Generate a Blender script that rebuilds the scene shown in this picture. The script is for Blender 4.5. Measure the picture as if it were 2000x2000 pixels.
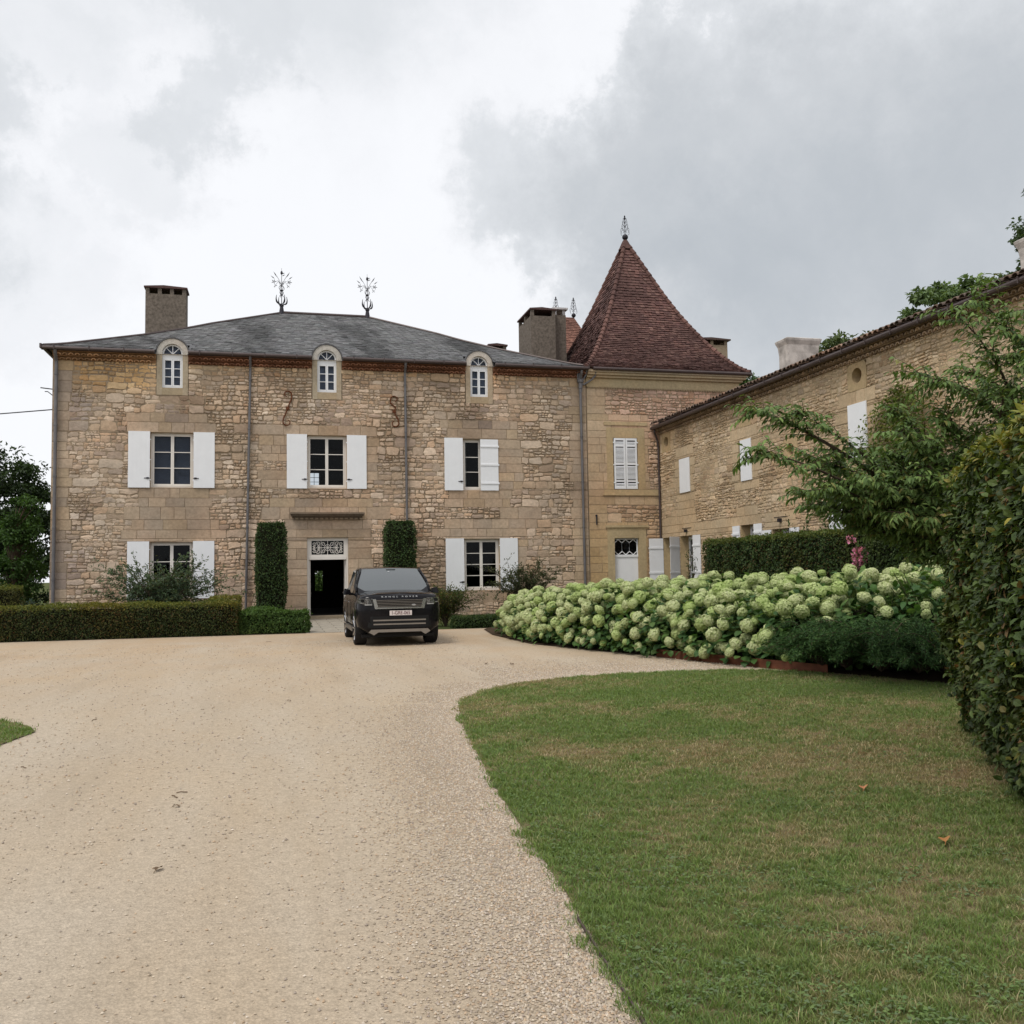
import bpy, math, random
import numpy as np
from mathutils import Matrix, Vector

for _o in list(bpy.data.objects):
    bpy.data.objects.remove(_o)
SC = bpy.context.scene
COL = SC.collection
rng = np.random.default_rng(7)
random.seed(7)

# ------------------------------------------------------------------ camera
F_PX, YAW, PITCH, ROLL, EYE = 1850.0, math.radians(13.92), math.radians(3.70), math.radians(-0.93), 1.65
_fwd = np.array([math.sin(YAW)*math.cos(PITCH), math.cos(YAW)*math.cos(PITCH), math.sin(PITCH)])
_r0 = np.array([math.cos(YAW), -math.sin(YAW), 0.0])
_u0 = np.cross(_r0, _fwd)
_r = _r0*math.cos(ROLL)+_u0*math.sin(ROLL)
_u = -_r0*math.sin(ROLL)+_u0*math.cos(ROLL)
cam = bpy.data.cameras.new('camera')
cam.sensor_width = 36.0
cam.lens = 36.0*F_PX/2000.0
cam.clip_start = 0.1
cam.clip_end = 5000
camo = bpy.data.objects.new('camera', cam)
COL.objects.link(camo)
camo.matrix_world = Matrix(((_r[0], _u[0], -_fwd[0], 0), (_r[1], _u[1], -_fwd[1], 0), (_r[2], _u[2], -_fwd[2], EYE), (0, 0, 0, 1)))
SC.camera = camo

def ray(px, py):
    return (px-1000)/F_PX*_r-(py-1000)/F_PX*_u+_fwd
def at(px, py, dist):
    """world point seen at a photo position, dist metres deep"""
    return np.array([0, 0, EYE])+ray(px, py)*dist

# ------------------------------------------------------------------ sky, sun, exposure
SUN_EL, SUN_AZ = math.radians(58), math.radians(232)     # azimuth clockwise from +Y
W = bpy.data.worlds.new('World'); SC.world = W
W.use_nodes = True
def build_sky():
    nt = W.node_tree; N = nt.nodes; L = nt.links
    N.clear()
    out = N.new('ShaderNodeOutputWorld')
    sky = N.new('ShaderNodeTexSky'); sky.sky_type = 'NISHITA'; sky.sun_disc = False
    sky.sun_elevation = SUN_EL; sky.sun_rotation = SUN_AZ
    b1 = N.new('ShaderNodeBackground'); b1.inputs['Strength'].default_value = 0.1
    L.new(sky.outputs[0], b1.inputs[0])
    tc = N.new('ShaderNodeTexCoord')
    def noise(scale, detail, rough, vec, dist=0.0):
        n = N.new('ShaderNodeTexNoise'); n.inputs['Scale'].default_value = scale
        n.inputs['Detail'].default_value = detail; n.inputs['Roughness'].default_value = rough
        n.inputs['Distortion'].default_value = dist
        L.new(vec, n.inputs['Vector']); return n
    def math_(op, a, b=None, clamp=False):
        m = N.new('ShaderNodeMath'); m.operation = op; m.use_clamp = clamp
        for i, x in enumerate((a, b)):
            if x is None: continue
            if isinstance(x, (int, float)): m.inputs[i].default_value = x
            else: L.new(x, m.inputs[i])
        return m.outputs[0]
    # ragged edges: shift the direction by a little noise
    n1 = noise(8.0, 9.0, 0.66, tc.outputs['Generated'])
    sub = N.new('ShaderNodeVectorMath'); sub.operation = 'SUBTRACT'
    L.new(n1.outputs['Color'], sub.inputs[0]); sub.inputs[1].default_value = (.5, .5, .5)
    sc = N.new('ShaderNodeVectorMath'); sc.operation = 'SCALE'; sc.inputs['Scale'].default_value = 0.27
    L.new(sub.outputs[0], sc.inputs[0])
    ad = N.new('ShaderNodeVectorMath'); ad.operation = 'ADD'
    L.new(tc.outputs['Generated'], ad.inputs[0]); L.new(sc.outputs[0], ad.inputs[1])
    # cloud masses: direction, angular radius, depth
    blobs = [(1450, 330, 330, .46), (1700, 290, 330, .38), (1250, 400, 250, .42), (1080, 350, 200, .30),
             (1620, 580, 330, .56), (1900, 500, 380, .45), (1400, 130, 170, .32), (1930, 110, 260, .14), (1330, 600, 260, .50),
             (400, 225, 110, .19), (280, 330, 140, .15), (60, 60, 170, .12), (30, 250, 110, .16), (500, 60, 120, .13),
             (60, 540, 190, .13), (-250, 350, 280, .2), (2300, 300, 500, .5), (-700, 200, 500, .3), (600, -500, 600, .25)]
    tot = None
    for px, py, r, k in blobs:
        d = ray(px, py); d = d/np.linalg.norm(d)
        dt = N.new('ShaderNodeVectorMath'); dt.operation = 'DISTANCE'
        L.new(ad.outputs[0], dt.inputs[0]); dt.inputs[1].default_value = tuple(d)
        mr = N.new('ShaderNodeMapRange'); mr.interpolation_type = 'SMOOTHSTEP'
        mr.inputs['From Min'].default_value = r/F_PX*1.12; mr.inputs['From Max'].default_value = r/F_PX*0.42
        mr.inputs['To Min'].default_value = 0; mr.inputs['To Max'].default_value = k
        L.new(dt.outputs['Value'], mr.inputs['Value'])
        # union of masses: 1-(1-a)(1-b)
        inv = math_('SUBTRACT', 1.0, mr.outputs[0])
        tot = inv if tot is None else math_('MULTIPLY', tot, inv)
    dark = math_('SUBTRACT', 1.0, tot, True)
    n2 = noise(3.2, 8.0, 0.6, tc.outputs['Generated'], .3)
    n3 = noise(11.0, 6.0, 0.6, tc.outputs['Generated'], .4)
    tex = math_('ADD', math_('MULTIPLY', math_('SUBTRACT', n2.outputs[0], .5), .5), math_('MULTIPLY', math_('SUBTRACT', n3.outputs[0], .5), .38))
    mod = math_('ADD', dark, math_('MULTIPLY', tex, math_('ADD', .16, math_('MULTIPLY', dark, .75))), True)
    cr = N.new('ShaderNodeValToRGB'); e = cr.color_ramp.elements
    e[0].position = 0.0; e[0].color = (.80, .81, .835, 1)
    e[1].position = 1.0; e[1].color = (.40, .43, .462, 1)
    x = e.new(.25); x.color = (.63, .65, .675, 1)
    x = e.new(.10); x.color = (.755, .765, .79, 1)
    x = e.new(.60); x.color = (.515, .537, .562, 1)
    L.new(mod, cr.inputs[0])
    b2 = N.new('ShaderNodeBackground'); b2.inputs['Strength'].default_value = 1.0
    L.new(cr.outputs[0], b2.inputs[0])
    mx = N.new('ShaderNodeMixShader'); mx.inputs[0].default_value = 0.96
    L.new(b1.outputs[0], mx.inputs[1]); L.new(b2.outputs[0], mx.inputs[2])
    L.new(mx.outputs[0], out.inputs['Surface'])
build_sky()
W.cycles.sampling_method = 'MANUAL'
W.cycles.sample_map_resolution = 512

sun = bpy.data.lights.new('sun', 'SUN'); sun.energy = 1.5; sun.angle = math.radians(16); sun.color = (1.0, .95, .87)
suno = bpy.data.objects.new('sun', sun); COL.objects.link(suno)
_sd = Vector((math.sin(SUN_AZ)*math.cos(SUN_EL), math.cos(SUN_AZ)*math.cos(SUN_EL), math.sin(SUN_EL)))
suno.rotation_euler = _sd.to_track_quat('Z', 'Y').to_euler()
SC.view_settings.view_transform = 'Standard'; SC.view_settings.look = 'None'
SC.view_settings.gamma = 1.0; SC.view_settings.exposure = 0.30; SC.view_settings.use_curve_mapping = False
SC.cycles.max_bounces = 6; SC.cycles.transparent_max_bounces = 8
SC.cycles.use_denoising = True
SC.cycles.caustics_reflective = False; SC.cycles.caustics_refractive = False

# ------------------------------------------------------------------ helpers
def tag(o, label=None, cat=None, group=None, kind=None):
    if label: o['label'] = label
    if cat: o['category'] = cat
    if group: o['group'] = group
    if kind: o['kind'] = kind
    return o
def thing(name, label, cat, loc=(0, 0, 0), group=None):
    o = bpy.data.objects.new(name, None); COL.objects.link(o)
    o.location = loc; o.empty_display_size = .3
    return tag(o, label, cat, group)

class MB:
    """collects vertices, faces, material slots and vertex colours of ONE mesh"""
    def __init__(s):
        s.v = []; s.n = 0; s.f = []; s.c = []
    def add(s, verts, faces, mat=0, col=(1, 1, 1)):
        verts = np.asarray(verts, float).reshape(-1, 3)
        col = np.asarray(col, float)
        if col.ndim == 1: col = np.tile(col, (len(verts), 1))
        s.v.append(verts); s.c.append(col)
        if isinstance(faces, np.ndarray):
            s.f.append((faces+s.n, mat))
        else:
            by = {}
            for f in faces: by.setdefault(len(f), []).append(f)
            for k, fs in by.items(): s.f.append((np.array(fs, int)+s.n, mat))
        s.n += len(verts)
    def box(s, x0, x1, y0, y1, z0, z1, mat=0, col=(1, 1, 1), P=None):
        v = np.array([(x0, y0, z0), (x1, y0, z0), (x1, y1, z0), (x0, y1, z0), (x0, y0, z1), (x1, y0, z1), (x1, y1, z1), (x0, y1, z1)], float)
        if P is not None: v = P(v[:, 0], v[:, 1], v[:, 2])
        s.add(v, [(0, 3, 2, 1), (4, 5, 6, 7), (0, 1, 5, 4), (1, 2, 6, 5), (2, 3, 7, 6), (3, 0, 4, 7)], mat, col)
    def tube(s, pts, r, k=8, mat=0, col=(1, 1, 1), cap=True):
        pts = np.asarray(pts, float); n = len(pts)
        r = np.full(n, r, float) if np.isscalar(r) else np.asarray(r, float)
        t = np.gradient(pts, axis=0); t /= np.linalg.norm(t, axis=1, keepdims=True)+1e-12
        ref = np.array([0, 0, 1.0]) if abs(t[0, 2]) < .9 else np.array([1.0, 0, 0])
        a = np.cross(t[0], ref); a /= np.linalg.norm(a)
        ring = []
        ang = np.arange(k)*2*np.pi/k
        for i in range(n):
            a = a-t[i]*np.dot(a, t[i]); a /= np.linalg.norm(a)+1e-12
            b = np.cross(t[i], a)
            ring.append(pts[i]+r[i]*(np.outer(np.cos(ang), a)+np.outer(np.sin(ang), b)))
        v = np.concatenate(ring)
        i0 = np.arange(n-1)[:, None]*k; j = np.arange(k)[None]; j2 = (j+1) % k
        f = np.stack([i0+j, i0+j2, i0+k+j2, i0+k+j], -1).reshape(-1, 4)
        s.add(v, f, mat, col)
        if cap:
            s.f.append((np.array([list(range(k))[::-1]])+s.n-len(v), mat)); s.f.append((np.array([list(range(k))])+s.n-k, mat))
    def prism(s, poly, d0, d1, P, mat=0, col=(1, 1, 1)):
        """polygon in (u,v) extruded over depth d0..d1"""
        poly = np.asarray(poly, float); n = len(poly)
        a = P(poly[:, 0], poly[:, 1], np.full(n, d0)); b = P(poly[:, 0], poly[:, 1], np.full(n, d1))
        s.add(np.concatenate([a, b]), [tuple(range(n))[::-1], tuple(range(n, 2*n))]+[(i, (i+1) % n, n+(i+1) % n, n+i) for i in range(n)], mat, col)
    def lathe(s, prof, c, k=16, mat=0, col=(1, 1, 1)):
        prof = np.asarray(prof, float); ang = np.arange(k)*2*np.pi/k
        v = np.concatenate([np.stack([c[0]+r*np.cos(ang), c[1]+r*np.sin(ang), np.full(k, c[2]+z)], 1) for r, z in prof])
        n = len(prof); i0 = np.arange(n-1)[:, None]*k; j = np.arange(k)[None]; j2 = (j+1) % k
        s.add(v, np.stack([i0+j, i0+j2, i0+k+j2, i0+k+j], -1).reshape(-1, 4), mat, col)
    def build(s, name, mats, parent=None, smooth=False):
        me = bpy.data.meshes.new(name)
        v = np.concatenate(s.v); c = np.concatenate(s.c)
        me.vertices.add(len(v)); me.vertices.foreach_set('co', v.astype(np.float32).ravel())
        loops = np.concatenate([f.ravel() for f, m in s.f]).astype(np.int32)
        tot = np.concatenate([np.full(len(f), f.shape[1]) for f, m in s.f]).astype(np.int32)
        mi = np.concatenate([np.full(len(f), m) for f, m in s.f]).astype(np.int32)
        start = np.concatenate([[0], np.cumsum(tot)[:-1]]).astype(np.int32)
        me.loops.add(len(loops)); me.loops.foreach_set('vertex_index', loops)
        me.polygons.add(len(tot)); me.polygons.foreach_set('loop_start', start); me.polygons.foreach_set('loop_total', tot)
        me.polygons.foreach_set('material_index', mi)
        me.polygons.foreach_set('use_smooth', np.full(len(tot), smooth))
        at_ = me.color_attributes.new('Col', 'FLOAT_COLOR', 'POINT')
        at_.data.foreach_set('color', np.concatenate([c, np.ones((len(c), 1))], 1).astype(np.float32).ravel())
        me.update(calc_edges=True); me.validate()
        for m in (mats if isinstance(mats, (list, tuple)) else [mats]): me.materials.append(m)
        o = bpy.data.objects.new(name, me); COL.objects.link(o)
        if parent is not None:
            o.parent = parent
            o.matrix_parent_inverse = Matrix.Translation(-Vector(parent.location)) if parent.parent is None else Matrix()
        return o

def wob(p, scale, seed, n=7):
    """smooth pseudo noise about -1..1 from summed sines"""
    g = np.random.default_rng(seed); p = np.asarray(p, float)
    d = g.normal(size=(n, p.shape[1])); d /= np.linalg.norm(d, axis=1, keepdims=True)
    k = g.uniform(.6, 1.9, n)/scale*2*np.pi*.5; ph = g.uniform(0, 6.28, n)
    return np.sin(p@(d*k[:, None]).T+ph).sum(1)/math.sqrt(n)/1.2

# ------------------------------------------------------------------ materials
def mat(name, build):
    m = bpy.data.materials.new(name); m.use_nodes = True
    nt = m.node_tree; nt.nodes.clear()
    build(nt, nt.nodes, nt.links)
    return m
class NB:
    def __init__(s, nt): s.nt = nt; s.N = nt.nodes; s.L = nt.links
    def _in(s, sock, x):
        if x is None: return
        if hasattr(x, 'node'): s.L.new(x, sock)
        else:
            try: sock.default_value = x
            except Exception: sock.default_value = tuple(x)+(1,) if len(x) == 3 else x
    def obj(s): return s.N.new('ShaderNodeTexCoord').outputs['Object']
    def geo(s): return s.N.new('ShaderNodeNewGeometry').outputs['Position']
    def attr(s): 
        n = s.N.new('ShaderNodeVertexColor'); n.layer_name = 'Col'; return n.outputs['Color']
    def mapping(s, v, sc):
        n = s.N.new('ShaderNodeMapping'); n.inputs['Scale'].default_value = sc; s.L.new(v, n.inputs['Vector']); return n.outputs[0]
    def noise(s, v, scale, detail=4, rough=.55, dist=0):
        n = s.N.new('ShaderNodeTexNoise'); n.inputs['Scale'].default_value = scale; n.inputs['Detail'].default_value = detail
        n.inputs['Roughness'].default_value = rough; n.inputs['Distortion'].default_value = dist
        s.L.new(v, n.inputs['Vector']); return n.outputs['Fac']
    def voro(s, v, scale, feat='F1', out='Distance'):
        n = s.N.new('ShaderNodeTexVoronoi'); n.feature = feat; n.inputs['Scale'].default_value = scale
        s.L.new(v, n.inputs['Vector']); return n.outputs[out]
    def ramp(s, x, a, b, lo=0., hi=1.):
        n = s.N.new('ShaderNodeMapRange'); n.inputs['From Min'].default_value = a; n.inputs['From Max'].default_value = b
        n.inputs['To Min'].default_value = lo; n.inputs['To Max'].default_value = hi; s.L.new(x, n.inputs['Value']); return n.outputs[0]
    def mix(s, f, a, b, mode='MIX'):
        n = s.N.new('ShaderNodeMix'); n.data_type = 'RGBA'; n.blend_type = mode
        s._in(n.inputs[0], f); s._in(n.inputs[6], a if hasattr(a, 'node') else tuple(a)+(1,)); s._in(n.inputs[7], b if hasattr(b, 'node') else tuple(b)+(1,))
        return n.outputs[2]
    def scale(s, c, f):
        n = s.N.new('ShaderNodeVectorMath'); n.operation = 'SCALE'; s.L.new(c, n.inputs[0]); s._in(n.inputs['Scale'], f); return n.outputs[0]
    def math(s, op, a, b=None):
        n = s.N.new('ShaderNodeMath'); n.operation = op; s._in(n.inputs[0], a); s._in(n.inputs[1], b); return n.outputs[0]
    def bump(s, h, strength=.3, dist=.02):
        n = s.N.new('ShaderNodeBump'); n.inputs['Strength'].default_value = strength; n.inputs['Distance'].default_value = dist
        s.L.new(h, n.inputs['Height']); return n.outputs[0]
    def bsdf(s, col, rough=.8, spec=.3, metal=0., normal=None, coat=0.):
        n = s.N.new('ShaderNodeBsdfPrincipled')
        s._in(n.inputs['Base Color'], col if hasattr(col, 'node') else tuple(col)+(1,))
        s._in(n.inputs['Roughness'], rough); s._in(n.inputs['Metallic'], metal); s._in(n.inputs['Specular IOR Level'], spec)
        n.inputs['Coat Weight'].default_value = coat; n.inputs['Coat Roughness'].default_value = .05
        if normal is not None: s.L.new(normal, n.inputs['Normal'])
        return n.outputs[0]
    def out(s, sh):
        o = s.N.new('ShaderNodeOutputMaterial'); s.L.new(sh, o.inputs['Surface'])

def simple(name, col, rough=.7, spec=.3, metal=0., var=.12, vscale=6., coat=0., bump=0., bscale=60., use_attr=False):
    def b(nt, N, L):
        q = NB(nt); p = q.geo()
        base = q.attr() if use_attr else None
        n = q.noise(p, vscale, 5)
        f = q.ramp(n, .25, .75, 1-var, 1+var)
        if base is None:
            rgb = N.new('ShaderNodeRGB'); rgb.outputs[0].default_value = tuple(col)+(1,); base = rgb.outputs[0]
        nm = q.bump(q.noise(p, bscale, 4), bump, .01) if bump else None
        q.out(q.bsdf(q.scale(base, f), rough, spec, metal, nm, coat))
    return mat(name, b)

def m_stone(name, stain=.25, tint=None):
    def b(nt, N, L):
        q = NB(nt); p = q.geo(); c = q.attr()
        n1 = q.ramp(q.noise(p, 9, 6, .65), .25, .75, .78, 1.2)
        n2 = q.ramp(q.noise(p, .55, 5, .6), .3, .7, 1-stain, 1+stain*.6)
        c = q.scale(q.scale(c, n1), n2)
        big = q.ramp(q.noise(p, .33, 4, .6), .45, .7, 0, .55)
        c = q.mix(big, c, q.mix(1.0, c, tint or (1.13, .94, .84), 'MULTIPLY'))
        sp = q.ramp(q.noise(p, 45, 3, .7), .56, .72, 0, .45)
        c = q.mix(sp, c, q.scale(c, .55))
        h = q.math('ADD', q.noise(p, 28, 5, .65), q.math('MULTIPLY', q.noise(p, 90, 3), .4))
        q.out(q.bsdf(c, .92, .15, 0, q.bump(h, .55, .02)))
    return mat(name, b)

def m_mortar(name, col):
    def b(nt, N, L):
        q = NB(nt); p = q.geo()
        n1 = q.ramp(q.noise(p, 5, 8, .7), .25, .75, .70, 1.15)
        n2 = q.ramp(q.noise(p, .5, 4), .3, .7, .85, 1.12)
        rgb = N.new('ShaderNodeRGB'); rgb.outputs[0].default_value = tuple(col)+(1,)
        c = q.scale(q.scale(rgb.outputs[0], n1), n2)
        q.out(q.bsdf(c, .95, .1, 0, q.bump(q.noise(p, 40, 6, .7), .6, .02)))
    return mat(name, b)

def m_slate():
    def b(nt, N, L):
        q = NB(nt); p = q.geo(); c = q.attr()
        st = q.mapping(p, (2.2, 6.0, 6.0))
        n1 = q.ramp(q.noise(st, 2.2, 8, .72), .3, .7, .62, 1.38)
        c = q.scale(c, n1)
        li = q.ramp(q.noise(p, .8, 6, .7), .60, .74, 0, .8)
        c = q.mix(li, c, (.042, .039, .037))
        li2 = q.ramp(q.noise(st, 5, 4, .6), .66, .74, 0, .75)
        c = q.mix(li2, c, (.20, .20, .195))
        q.out(q.bsdf(c, .62, .35, 0, q.bump(q.noise(st, 6, 6, .7), .5, .03)))
    return mat('slate', b)

def m_tile(name, a, d):
    def b(nt, N, L):
        q = NB(nt); p = q.geo(); c = q.attr()
        n1 = q.ramp(q.noise(p, 7, 6, .7), .3, .7, .65, 1.3)
        c = q.scale(c, n1)
        big = q.ramp(q.noise(p, .55, 5, .65), .40, .66, 0, .85)
        c = q.mix(big, c, d)
        li = q.ramp(q.noise(p, 12, 4, .6), .67, .75, 0, .8)
        c = q.mix(li, c, (.40, .33, .29))
        q.out(q.bsdf(c, .85, .2, 0, q.bump(q.noise(p, 40, 4), .4, .01)))
    return mat(name, b)

def m_leaf(name, trans=.28, rough=.5):
    def b(nt, N, L):
        q = NB(nt); c = q.attr()
        oi = N.new('ShaderNodeObjectInfo')
        c2 = q.scale(c, q.ramp(oi.outputs['Random'], 0, 1, 1.15, 1.4))
        sh = q.bsdf(c2, rough, .2)
        t = N.new('ShaderNodeBsdfTranslucent')
        L.new(q.mix(1.0, c2, (1.25, 1.3, .55), 'MULTIPLY'), t.inputs[0])
        mx = N.new('ShaderNodeMixShader'); mx.inputs[0].default_value = trans
        L.new(sh, mx.inputs[1]); L.new(t.outputs[0], mx.inputs[2])
        q.out(mx.outputs[0])
    return mat(name, b)

def m_floret():
    def b(nt, N, L):
        q = NB(nt); c = q.attr(); oi = N.new('ShaderNodeObjectInfo')
        g = q.ramp(oi.outputs['Random'], .35, 1.0, 0, .75)
        c2 = q.mix(g, c, q.mix(1.0, c, (.70, .86, .46), 'MULTIPLY'))
        sh = q.bsdf(c2, .7, .15)
        t = N.new('ShaderNodeBsdfTranslucent'); L.new(q.mix(1.0, c2, (1.0, 1.05, .8), 'MULTIPLY'), t.inputs[0])
        mx = N.new('ShaderNodeMixShader'); mx.inputs[0].default_value = .30
        L.new(sh, mx.inputs[1]); L.new(t.outputs[0], mx.inputs[2]); q.out(mx.outputs[0])
    return mat('hydrangea_floret', b)

def m_glass(name, tint=(.75, .78, .8), k=.75, rough=.015, tr=True):
    def b(nt, N, L):
        q = NB(nt)
        fr = N.new('ShaderNodeFresnel'); fr.inputs['IOR'].default_value = 1.5
        p = q.geo()
        wn = q.bump(q.noise(p, 1.7, 2), .05, .05)
        g = N.new('ShaderNodeBsdfGlossy'); g.inputs['Roughness'].default_value = rough
        L.new(wn, g.inputs['Normal'])
        t = N.new('ShaderNodeBsdfTransparent'); t.inputs[0].default_value = tuple(tint)+(1,)
        mx = N.new('ShaderNodeMixShader')
        L.new(q.math('MULTIPLY', fr.outputs[0], k), mx.inputs[0])
        L.new(t.outputs[0], mx.inputs[1]); L.new(g.outputs[0], mx.inputs[2]); q.out(mx.outputs[0])
    return mat(name, b)

M = {}
M['stone'] = m_stone('limestone_rubble', .22)
M['stone_annexe'] = m_stone('limestone_annexe', .16, (1.1, .95, .8))
M['mortar'] = m_mortar('lime_mortar', (.330, .258, .180))
M['mortar_annexe'] = m_mortar('lime_mortar_annexe', (.42, .33, .215))
M['dress'] = m_stone('dressed_stone', .16)
M['slate'] = m_slate()
M['tile'] = m_tile('flat_clay_tile', None, (.070, .038, .034))
M['canal'] = m_tile('canal_clay_tile', None, (.10, .075, .06))
M['genoise'] = simple('fired_clay_cornice', (1, 1, 1), .9, .1, var=.35, vscale=2.2, use_attr=True, bump=.3)
M['white'] = simple('white_paint', (.80, .815, .84), .5, .35, var=.03, vscale=3)
M['cream'] = simple('cream_paint', (.76, .72, .67), .55, .3, var=.04, vscale=4)
M['zinc'] = simple('zinc', (.15, .145, .15), .5, .4, metal=.35, var=.2, vscale=3)
M['zincbrown'] = simple('painted_gutter', (.075, .055, .052), .45, .4, metal=.2, var=.2, vscale=3)
M['iron'] = simple('dark_iron', (.028, .026, .034), .55, .4, metal=.4, var=.2)
M['rust'] = simple('rusty_iron', (.12, .042, .018), .85, .2, var=.35, vscale=20, bump=.3)
M['roughcast'] = simple('roughcast', (.155, .130, .108), .95, .1, var=.45, vscale=9, bump=.9, bscale=26)
M['whitewash'] = simple('weathered_whitewash', (.47, .435, .405), .95, .1, var=.5, vscale=2.6, bump=.6, bscale=20)
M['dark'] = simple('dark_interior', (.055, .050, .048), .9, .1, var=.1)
M['curtain'] = simple('curtain', (.45, .43, .42), .9, .1, var=.1)
M['paleblind'] = simple('pale_blind', (.24, .26, .345), .9, .1, var=.12, vscale=1.5)
M['blind'] = simple('blue_grey_blind', (.11, .12, .16), .9, .1, var=.15, vscale=1.5)
M['glass'] = m_glass('window_glass', k=.2)
M['corten'] = simple('corten_steel', (.115, .040, .020), .8, .25, var=.4, vscale=5, bump=.2)
M['leaf'] = m_leaf('leaf')
M['leafshine'] = m_leaf('leaf_glossy', .22, .5)
M['needle'] = m_leaf('needle', .1, .6)
M['floret'] = m_floret()
M['petal'] = m_leaf('petal', .3, .7)
M['bark'] = simple('bark', (.075, .055, .040), .95, .1, var=.35, vscale=12, bump=.8, bscale=30)
M['soil'] = simple('soil', (.060, .042, .028), 1., .05, var=.4, vscale=7, bump=.8, bscale=30)

# ------------------------------------------------------------------ masonry
def plane_front(Y):
    return lambda u, v, d: np.stack([np.asarray(u, float)+0*np.asarray(v), Y-np.asarray(d, float)+0*np.asarray(u), np.asarray(v, float)+0*np.asarray(u)], -1)
def plane_side(X):
    return lambda u, v, d: np.stack([X-np.asarray(d, float)+0*np.asarray(u), np.asarray(u, float)+0*np.asarray(v), np.asarray(v, float)+0*np.asarray(u)], -1)

def wall_panel(mb, P, u0, u1, v0, v1, holes, reveal=.3, mat_=0, col=(1, 1, 1), room=None, rmat=0):
    us = sorted({u0, u1, *[h[0] for h in holes], *[h[1] for h in holes]}); us = [u for u in us if u0 <= u <= u1]
    vs = sorted({v0, v1, *[h[2] for h in holes], *[h[3] for h in holes]}); vs = [v for v in vs if v0 <= v <= v1]
    for a, b in zip(us, us[1:]):
        for c, d in zip(vs, vs[1:]):
            m, n = (a+b)/2, (c+d)/2
            if any(h[0] < m < h[1] and h[2] < n < h[3] for h in holes): continue
            mb.add(P(np.array([a, b, b, a]), np.array([c, c, d, d]), np.zeros(4)), [(0, 1, 2, 3)], mat_, col)
    for h in holes:
        U = np.array([h[0], h[1], h[1], h[0]]); V = np.array([h[2], h[2], h[3], h[3]])
        a = P(U, V, np.zeros(4)); b = P(U, V, np.full(4, -reveal))
        mb.add(np.concatenate([a, b]), [(0, 1, 5, 4), (1, 2, 6, 5), (2, 3, 7, 6), (3, 0, 4, 7)], rmat, col)
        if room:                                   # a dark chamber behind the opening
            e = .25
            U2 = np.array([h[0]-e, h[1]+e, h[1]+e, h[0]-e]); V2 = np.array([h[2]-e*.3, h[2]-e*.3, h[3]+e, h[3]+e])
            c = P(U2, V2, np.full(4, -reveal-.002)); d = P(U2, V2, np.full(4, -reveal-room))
            mb.add(np.concatenate([c, d]), [(0, 1, 5, 4), (1, 2, 6, 5), (2, 3, 7, 6), (3, 0, 4, 7), (4, 5, 6, 7)], 2, (1, 1, 1))

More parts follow.
